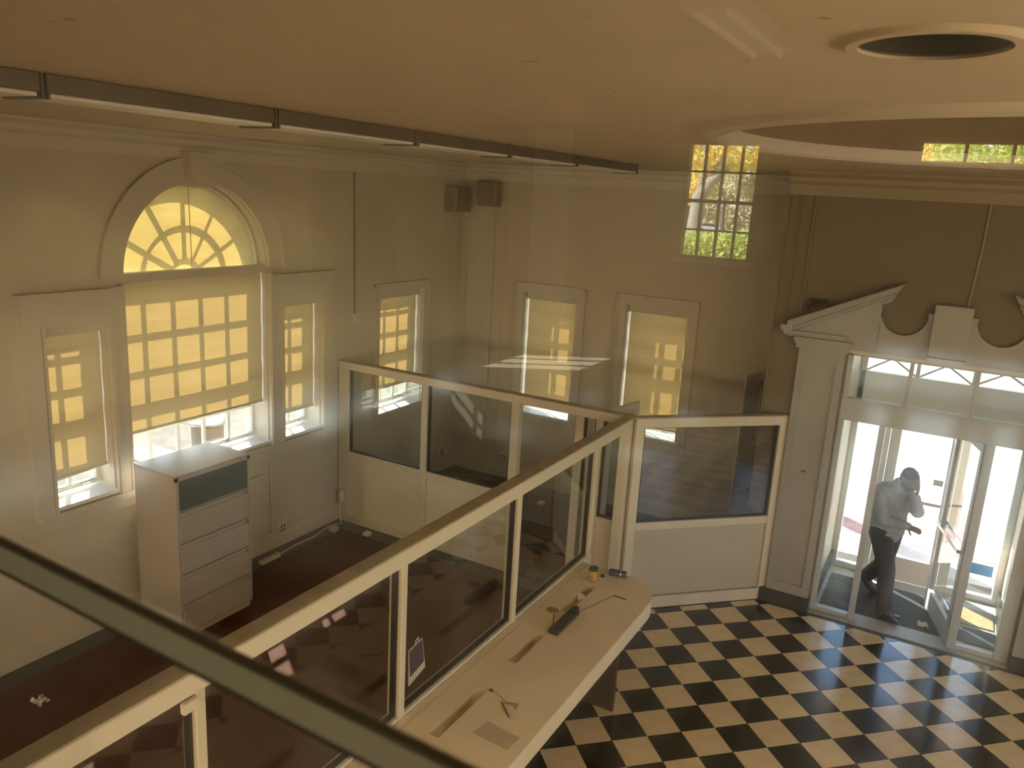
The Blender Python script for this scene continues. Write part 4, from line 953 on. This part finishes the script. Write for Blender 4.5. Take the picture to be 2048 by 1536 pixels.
tq = [(pel - UP * .01, .150, pel + UP * .06, .150, (Lt, 1.15)), (hipR, .122, knR, .090), (knR, .090, anR - UP * .01, .080), (hipL, .122, knL, .090), (knL, .090, anL + (anL - knL).normalized() * -.01, .078)]
organic('trousers', tq, M['trouser'], man, .012, 4)
sh = [(anR - UP * .03 - Hd * .02, .044, toR, .040, (UP, .85)), (toR - UP * .0, .040, toR + Hd * .045 - UP * .003, .030, (UP, .8))]
organic('shoe', sh, M['shoe'], man, .009, 2)
d2 = (toL - anL).normalized()
organic('shoe', [(anL - Vector((.0, 0, .05)), .044, toL, .038), (toL, .038, toL + Hd * .05 - UP * .004, .028)], M['shoe'], man, .009, 2)

man.location.z += .013

# ------------------------------------------------------------------ viewing window of the mezzanine and the room behind it
vw = thing('window_7', (0, YM, 3.0), kind=STR)
WX0, WX1, WZ0, WZ1 = -1.9, 1.4, 3.25, 4.56
def sag(z, x): return z - .026 * (x + .6)        # the rail is not quite level
def railbar(name, ya, yb, z0, z1, m): MB().prism([(WX0, sag(z0, WX0)), (WX1, sag(z0, WX1)), (WX1, sag(z1, WX1)), (WX0, sag(z1, WX0))], ya, yb, 'y').build(name, m, vw)
MB().prism([(WX0, sag(3.979, WX0)), (WX1, sag(3.979, WX1)), (WX1, WZ1), (WX0, WZ1)], YM - .003, YM + .003, 'y').build('pane', M['view'], vw)
MB().prism([(WX0, WZ0), (WX1, WZ0), (WX1, sag(3.9505, WX1)), (WX0, sag(3.9505, WX0))], YM - .003, YM + .003, 'y').build('pane', M['view'], vw)
M['railp'] = mat('rail_paint', (.68, .69, .52), .5)
railbar('meeting_rail', YM - .006, YM + .004, 3.956, 3.975, M['railp'])
railbar('gasket', YM - .004, YM + .001, 3.975, 3.978, M['gasket2']); railbar('gasket', YM - .005, YM + .0035, 3.951, 3.956, M['gasket2'])
MB().box(WX0 - .05, WX0, YM - .03, YM + .03, WZ0, WZ1).box(WX1, WX1 + .05, YM - .03, YM + .03, WZ0, WZ1).box(WX0, WX1, YM - .03, YM + .03, WZ0 - .05, WZ0).box(WX0, WX1, YM - .03, YM + .03, WZ1, WZ1 + .04).build('window_frame', M['trim'], vw)
RX0, RX1, RY, RZ = -4.9, 2.2, -7.4, 5.25
mw = MB()
mw.box(XL - WT, WX0 - .05, YM - .10, YM - .02, ZM - .25, RZ).box(WX1 + .05, XR + WT, YM - .10, YM - .02, ZM - .25, RZ).box(WX0 - .05, WX1 + .05, YM - .10, YM - .02, ZM - .25, WZ0 - .05).box(WX0 - .05, WX1 + .05, YM - .10, YM - .02, WZ1 + .04, RZ)
mw.build('wall_mezzanine', M['wall'], kind=STR)
B(XL - WT, XR + WT, -1.3, YM - .1, ZM - .25, ZM - .1).build('floor_mezzanine', M['oak'], kind=STR)
B(RX0 - .2, RX1 + .2, RY - .2, YM - .1, ZM - .1, ZM).build('floor_mezzanine', M['oak'], kind=STR)
B(RX0 - .2, RX1 + .2, RY - .2, YM - .1, RZ, RZ + .1).build('ceiling_mezzanine', M['rear'], kind=STR)
# rear wall with window and high transom, side wall with sunlit window, white door
VW = (-2.62, -1.905, 3.695, 4.825)           # rear window
TW = (-.55, .85, 4.70, 4.86)
rr = MB(); y0, y1 = RY - .2, RY
rr.box(RX0 - .2, VW[0], y0, y1, ZM, RZ).box(VW[0], VW[1], y0, y1, ZM, VW[2]).box(VW[0], VW[1], y0, y1, VW[3], RZ).box(VW[1], TW[0], y0, y1, ZM, RZ)
rr.box(TW[0], TW[1], y0, y1, ZM, TW[2]).box(TW[0], TW[1], y0, y1, TW[3], RZ).box(TW[1], RX1 + .2, y0, y1, ZM, RZ)
rr.build('wall_rear', M['darkwall'], kind=STR)
SW = (-5.62, -4.72, 3.62, 4.45)
rs = MB(); rs.box(RX0 - .2, RX0, RY, SW[0], ZM, RZ).box(RX0 - .2, RX0, SW[0], SW[1], ZM, SW[2]).box(RX0 - .2, RX0, SW[0], SW[1], SW[3], RZ).box(RX0 - .2, RX0, SW[1], YM - .1, ZM, RZ)
rs.box(RX1, RX1 + .2, RY, -6.9, ZM, RZ).box(RX1, RX1 + .2, -5.7, YM - .1, ZM, RZ).box(RX1, RX1 + .2, -6.9, -5.7, ZM, 3.5).box(RX1, RX1 + .2, -6.9, -5.7, 4.7, RZ)  # opening added on the unseen right side to daylight the room
rs.build('wall_side', M['rear'], kind=STR)
rw8 = thing('window_8', ((VW[0] + VW[1]) / 2, RY, VW[2]), kind=STR)
f = MB(); e = .025
f.box(VW[0], VW[0] + e, RY - .12, RY - .02, VW[2], VW[3]).box(VW[1] - e, VW[1], RY - .12, RY - .02, VW[2], VW[3]).box(VW[0], VW[1], RY - .12, RY - .02, VW[2], VW[2] + e).box(VW[0], VW[1], RY - .12, RY - .02, VW[3] - e, VW[3])
zm = VW[2] + .50 * (VW[3] - VW[2]); f.box(VW[0], VW[1], RY - .10, RY - .03, zm - .017, zm + .017); f.build('sash', M['bark2'], rw8)
for k in range(1, 4): x = VW[0] + (VW[1] - VW[0]) * k / 4; B(x - .011, x + .011, RY - .09, RY - .05, VW[2], VW[3]).build('muntin', M['bark2'], rw8)
for q in (.25, .75): z = VW[2] + (VW[3] - VW[2]) * q; B(VW[0], VW[1], RY - .088, RY - .052, z - .009, z + .009).build('muntin', M['bark2'], rw8)
for i in range(4):
    for j in range(4):
        B(VW[0] + (VW[1] - VW[0]) * i / 4 + .012, VW[0] + (VW[1] - VW[0]) * (i + 1) / 4 - .012, RY - .072, RY - .068, VW[2] + (VW[3] - VW[2]) * j / 4 + .012, VW[2] + (VW[3] - VW[2]) * (j + 1) / 4 - .012).build('pane', M['wglass'], rw8)
B(VW[0] - .03, VW[1] + .03, RY - .02, RY + .05, VW[2] - .04, VW[2]).build('sill', M['trim'], rw8)
rw9 = thing('window_9', ((TW[0] + TW[1]) / 2, RY, TW[2]), kind=STR)
for k in range(5): x = TW[0] + (TW[1] - TW[0]) * k / 4; B(x - .014, x + .014, RY - .12, RY - .05, TW[2], TW[3]).build('muntin', M['bark2'], rw9)
for k in range(4): B(TW[0] + (TW[1] - TW[0]) * k / 4 + .014, TW[0] + (TW[1] - TW[0]) * (k + 1) / 4 - .014, RY - .085, RY - .08, TW[2], TW[3]).build('pane', M['wglass'], rw9)
B(-4.62, -3.76, -4.36, -4.26, ZM, RZ).build('mirror_screen', M['darkwall'], kind=STR)  # added unseen wall; hides the side window from the pane's reflection
sw = thing('window_10', (RX0, -5.17, SW[2]), kind=STR)
for k in range(4): y = SW[0] + (SW[1] - SW[0]) * k / 3; B(RX0 - .14, RX0 - .08, y - .02, y + .02, SW[2], SW[3]).build('muntin', M['sash'], sw)
for k in (0, 4): z = SW[2] + (SW[3] - SW[2]) * k / 4; B(RX0 - .13, RX0 - .09, SW[0], SW[1], z - .022, z + .022).build('muntin', M['sash'], sw)
for k in range(22):                              # venetian slats tilted along the sun so that it shines between them
    z = SW[2] + .04 + (SW[3] - SW[2] - .05) * k / 21
    MB().bar((RX0 - .03, SW[0] + .02, z), (RX0 - .03, SW[1] - .02, z), .058, .002, (.66, 0, .75)).build('blind_slat', M['bark2'], sw)
dd_ = thing('door_3', (-4.08, RY, ZM), kind=STR)
MB().bbox(-4.30, -3.86, RY, RY + .05, ZM, 4.915).build('door_leaf', M['whitedoor'], dd_)
MB().box(-4.40, -4.30, RY, RY + .03, ZM, 5.0).box(-3.86, -3.76, RY, RY + .03, ZM, 5.0).box(-4.30, -3.86, RY, RY + .03, 4.915, 5.0).build('door_casing', M['rear'], dd_)
MB().lathe([(.025, 0), (.03, .03), (.01, .05)], (0, 0, 0), 12).build('door_knob', M['chrome'], dd_).data.transform(Matrix.Translation((.0 - 3.9 + 4.08, .06, 1.0)))
# exit sign, seen edge-on
es = thing('exit_sign', (-2.65, -4.7, 4.86), label='exit sign with red letters hung in the room behind, mirrored in the glass', cat='sign')
Te = Matrix.Translation((-2.65, -4.7, 4.86)) @ Matrix.Rotation(math.radians(-62), 4, 'Z')
MB(Te).bbox(-.16, .16, -.02, .02, -.105, .105).build('sign_body', M['rear'], es)
def letters(spec, x0, w_, h, sp):
    mb = MB(Te); x = x0
    for ch in spec:
        st = .020
        S = {'E': [((0, 0), (0, 1)), ((0, 1), (1, 1)), ((0, .5), (.8, .5)), ((0, 0), (1, 0))], 'X': [((0, 0), (1, 1)), ((0, 1), (1, 0))], 'I': [((.5, 0), (.5, 1))], 'T': [((.5, 0), (.5, 1)), ((0, 1), (1, 1))]}[ch]
        for (a, b), (c, e_) in S: mb.bar((x + a * w_, .022, -h / 2 + b * h), (x + c * w_, .022, -h / 2 + e_ * h), st, .006, (0, 1, 0))
        x += w_ + sp
    return mb
# the lettered face looks towards +y (the camera side): lay the letters so that they read EXIT from there
lt = MB(Te); x = .125
for ch in 'EXIT':
    S = {'E': [((0, 0), (0, 1)), ((0, 1), (1, 1)), ((0, .5), (.8, .5)), ((0, 0), (1, 0))], 'X': [((0, 0), (1, 1)), ((0, 1), (1, 0))], 'I': [((.5, 0), (.5, 1))], 'T': [((.5, 0), (.5, 1)), ((0, 1), (1, 1))]}[ch]
    for (a, b), (c, e_) in S: lt.bar((x - a * .05, .023, -.075 + b * .15), (x - c * .05, .023, -.075 + e_ * .15), .017, .006, (0, 1, 0))
    x -= .066
lt.build('letters', M['red'], es, label='red letters reading EXIT')
MB().tube([(-2.65, -4.7, 4.96), (-2.65, -4.7, RZ)], .012, 8).build('hanger', M['rear'], es)
rl = thing('ceiling_light', (-1.32, -4.2, RZ - .1), label='lit fluorescent ceiling fixture in the room behind, mirrored at the top of the glass', cat='light')
MB().bbox(-1.47, -1.17, -4.85, -3.55, RZ - .07, RZ - .001).build('housing', M['whitedoor'], rl)
for x in (-1.40, -1.24): MB().tube([(x, -4.8, RZ - .09), (x, -3.6, RZ - .09)], .018, 10).build('tube', M['tube'], rl)

t = thing('rear_fill_lamp', (RX1 - .02, -1.5, 3.9), label='small added fill lamp, unseen in the room behind the viewing window', cat='light')  # fill lamp added out of view to brighten the rear room and rail
MB().lathe([(.03, 3.84), (.09, 3.90), (.07, 4.02), (.05, 4.03)], (RX1 - .10, -1.5, 0), 20).build('lamp_shade', M['brass'], t, smooth=True)
MB().lathe([(.08 * math.sin(a), 4.05 - .08 * math.cos(a)) for a in [.02 + (PI - .04) * q / 12 for q in range(13)]], (RX1 - .24, -1.5, 0), 24).build('globe', fill_lamp_mat('rear_fill_globe', 38, .08), t, smooth=True)
MB().tube([(RX1 - .10, -1.5, 3.95), (RX1 - .18, -1.5, 3.95), (RX1 - .24, -1.5, 3.98)], .012, 8).build('arm', M['brass'], t)

# ------------------------------------------------------------------ outdoors, front
B(-60, -7.05, -40, 60, -.2, -.1).build('ground_lawn', M['straw'], kind=STR)
B(-60, -13.5, -40, 60, -.1, -.08).build('street', M['asphalt'], kind=STR)
B(-13.5, -11.9, -40, 60, -.1, -.03).build('sidewalk', M['pavement'], kind=STR)
B(-7.05, 60, 10.48, 60, -.2, -.06).build('forecourt', M['pavement'], kind=STR)
B(-2.6, 2.6, 11.4, 13.4, -.06, -.055).build('brick_walk', M['brick'], kind=STR)
pc = MB().box(-1.7, 1.7, 10.5, 12.35, 3.02, 3.22)
for x in (-1.55, 1.55): pc.box(x - .12, x + .12, 12.0, 12.24, -.06, 3.02)
pc.build('entrance_canopy', M['trim'], kind=STR)
t = thing('litter_bin', (-10.1, 8.3, -.1), label='silver domed litter bin on the lawn outside the arched window', cat='bin')
MB().lathe([(.24, -.1), (.25, .42)], (-10.1, 8.3, 0), 24).build('bin_body', M['handle'], t, smooth=True)
MB().lathe([(.29, .42), (.30, .46), (.24, .60), (.10, .74), (.03, .78)], (-10.1, 8.3, 0), 24).build('bin_dome', M['chrome'], t, smooth=True)
MB().bbox(-11.1, -10.5, 7.4, 8.0, -.1, -.07).build('paving_slab', M['pavement'], label='pale square paving slab in the dry lawn outside', cat='slab')

# ------------------------------------------------------------------ outdoors behind: the park mirrored in the viewing glass
B(-160, 160, -260, -9, -.4, -.3).build('ground_park', M['lawn'], kind=STR)
B(-160, 160, -130, -121, -.3, -.25).build('street', M['asphalt'], kind=STR)
def leaf_mesh(centres, rad, n, size):
    cs_ = np.array(centres, float); idx = rng.integers(0, len(cs_), n)
    p = rng.normal(size=(n, 3)); p /= np.linalg.norm(p, axis=1)[:, None]; p *= (rng.random(n) ** .45)[:, None]
    p = cs_[idx, :3] + p * (cs_[idx, 3:4] if cs_.shape[1] > 3 else rad)
    a = rng.normal(size=(n, 3)); a /= np.linalg.norm(a, axis=1)[:, None]; b_ = np.cross(a, rng.normal(size=(n, 3))); b_ /= np.linalg.norm(b_, axis=1)[:, None]
    s_ = size * (.6 + .8 * rng.random(n))[:, None]
    v = np.stack([p - a * s_, p + b_ * s_ * .5, p + a * s_, p - b_ * s_ * .5], 1).reshape(-1, 3)
    return v
def leaves(name, v, m, parent=None, **k):
    me = D.meshes.new(name); nq = len(v) // 4
    if parent is not None: v = v - np.array(W[parent].translation)
    me.vertices.add(len(v)); me.vertices.foreach_set('co', v.astype(np.float32).ravel())
    me.loops.add(len(v)); me.loops.foreach_set('vertex_index', np.arange(len(v), dtype=np.int32))
    me.polygons.add(nq); me.polygons.foreach_set('loop_start', np.arange(0, len(v), 4, dtype=np.int32)); me.polygons.foreach_set('loop_total', np.full(nq, 4, np.int32))
    me.update(calc_edges=True); me.validate(); me.materials.append(m)
    o = D.objects.new(name, me); COL.objects.link(o)
    if parent is not None: o.parent = parent
    return tag(o, **k)
def park_tree(x, y, h, r, lean, mb, ml, n, label, trunk=.3, size=.22):
    t = thing('park_tree', (x, y, -.3), label=label, cat='tree')
    top = Vector((x + lean[0], y + lean[1], h * .62)); pts = [Vector((x, y, -.3)), Vector((x, y, 0)).lerp(top, .35) + Vector((-.2, 0, .2)), Vector((x, y, 0)).lerp(top, .7), top]
    b_ = MB().tube(pts, [trunk, trunk * .85, trunk * .6, trunk * .35], 10)
    cts = []
    for k in range(9):
        a = 2 * PI * k / 9 + random.random(); st = pts[1].lerp(top, random.uniform(.3, 1)); e_ = Vector((x + lean[0] * .6 + r * .75 * math.cos(a), y + r * .75 * math.sin(a), h * random.uniform(.55, .95)))
        b_.tube([st, st.lerp(e_, .5) + Vector((0, 0, .3)), e_], [trunk * .28, trunk * .18, trunk * .06], 6); cts.append((*e_, r * .42)); cts.append((*st.lerp(e_, .65), r * .33))
    b_.build('trunk', mb, t, smooth=True)
    leaves('foliage', leaf_mesh(cts, 0, n, size), ml, t)
def vx(u, v, yv):                            # point on the mirror image plane -> real place
    d_ = Rm.to_3x3() @ Vector(((u - 1024) / 1604, -(v - 768) / 1604, -1)); k = yv / d_.y
    return d_.x * k, 2 * YM - yv, EYE + d_.z * k
# sycamore with a pale leaning trunk
t = thing('sycamore_tree', (-12.6, -44, -.3), label='pale barked sycamore with a leaning trunk, mirrored in the viewing glass', cat='tree')
pA = [vx(1386, 470, 45), vx(1398, 395, 45), vx(1420, 365, 45), vx(1462, 330, 45), vx(1500, 300, 45), vx(1530, 262, 45)]
b_ = MB().tube([(pA[0][0], pA[0][1], -.3)] + pA, [.48, .42, .40, .28, .22, .17, .10], 10)
b_.tube([pA[1], vx(1408, 350, 45), vx(1412, 300, 44), vx(1400, 250, 44)], [.26, .2, .14, .08], 8)
b_.tube([pA[2], vx(1440, 320, 46), vx(1435, 280, 46), vx(1450, 240, 46)], [.16, .12, .08, .05], 7)
b_.build('trunk', M['bark'], t, smooth=True)
cts = [(*vx(random.uniform(1350, 1545), random.uniform(255, 335), random.uniform(42, 52)), random.uniform(.5, 1.1)) for _ in range(34)]
leaves('foliage', leaf_mesh(cts, 0, 5200, .16), M['leafy'], t)
for k, (u, yv, h, r, ml, lab) in enumerate(((1372, 80, 9, 3.0, 'leafy', 'yellow leafed tree left of the sycamore in the mirrored park'), (1452, 95, 10, 3.2, 'leafd', 'olive leafed tree in the middle of the mirrored park'),
                                          (1518, 78, 10, 3.4, 'leafd', 'olive leafed tree at the right edge of the mirrored park'), (1425, 150, 15, 6, 'leafd', 'tall far tree behind the street in the mirrored park'),
                                          (1500, 172, 17, 6.5, 'leafy', 'tall yellowing tree behind the street in the mirrored park'), (1340, 190, 18, 7, 'leafg', 'tall green tree far left in the mirrored park'),
                                          (2000, 60, 11, 4.5, 'leafg', 'green tree seen through the high transom of the room behind'), (1900, 76, 12, 4.0, 'leafy', 'yellow green tree beside it behind the high transom'))):
    x, y, z = vx(u, 420, yv)
    park_tree(x, y, h, r, (random.uniform(-.6, .6), 0), M['bark2'], M[ml], 5200, lab, .32 if yv < 110 else .5, .22 if yv < 110 else .5)
v = leaf_mesh([(*vx(u, vv, 22)[:3], .38) for u in range(1300, 1560, 9) for vv in (489, 505, 525, 548)], 0, 18000, .07)
leaves('hedge', v, M['leafg'], kind='stuff', label='bright green hedge below the mirrored rear window view', cat='hedge')
fx_ = [vx(u, 440, 138) for u in range(1300, 1600, 9)]
v = leaf_mesh([(p[0], p[1], random.uniform(.4, 4.2), 1.6) for p in fx_ for _ in range(3)], 0, 9000, .38)
leaves('hedge', v, M['leafd'], kind='stuff', label='distant olive shrubs behind the parked car in the mirrored park', cat='hedge')
# parked car
cx_, cy_, _ = vx(1425, 447, 124)
t = thing('parked_car', (cx_, cy_, -.25), label='silver car parked across the street, mirrored in the viewing glass', cat='car')
prof = [(-2.2, .25), (2.2, .25), (2.25, .7), (1.9, .85), (1.1, .95), (.55, 1.42), (-1.1, 1.45), (-1.9, 1.0), (-2.25, .9)]
MB().prism([(cx_ + a, b2 - .25) for a, b2 in prof], cy_ - .85, cy_ + .85, 'y').build('body', M['car'], t)
gw = [(.95, .95), (.5, 1.36), (-1.05, 1.38), (-1.6, 1.0)]
for s_ in (-.87, .85): MB().prism([(cx_ + a, b2 - .25) for a, b2 in gw], cy_ + s_, cy_ + s_ + .02, 'y').build('side_window', M['carglass'], t)
for a in (-1.4, 1.4):
    for s_ in (-.88, .68): MB().tube([(cx_ + a, cy_ + s_, .07), (cx_ + a, cy_ + s_ + .2, .07)], .32, 16).build('wheel', M['rubber'], t)
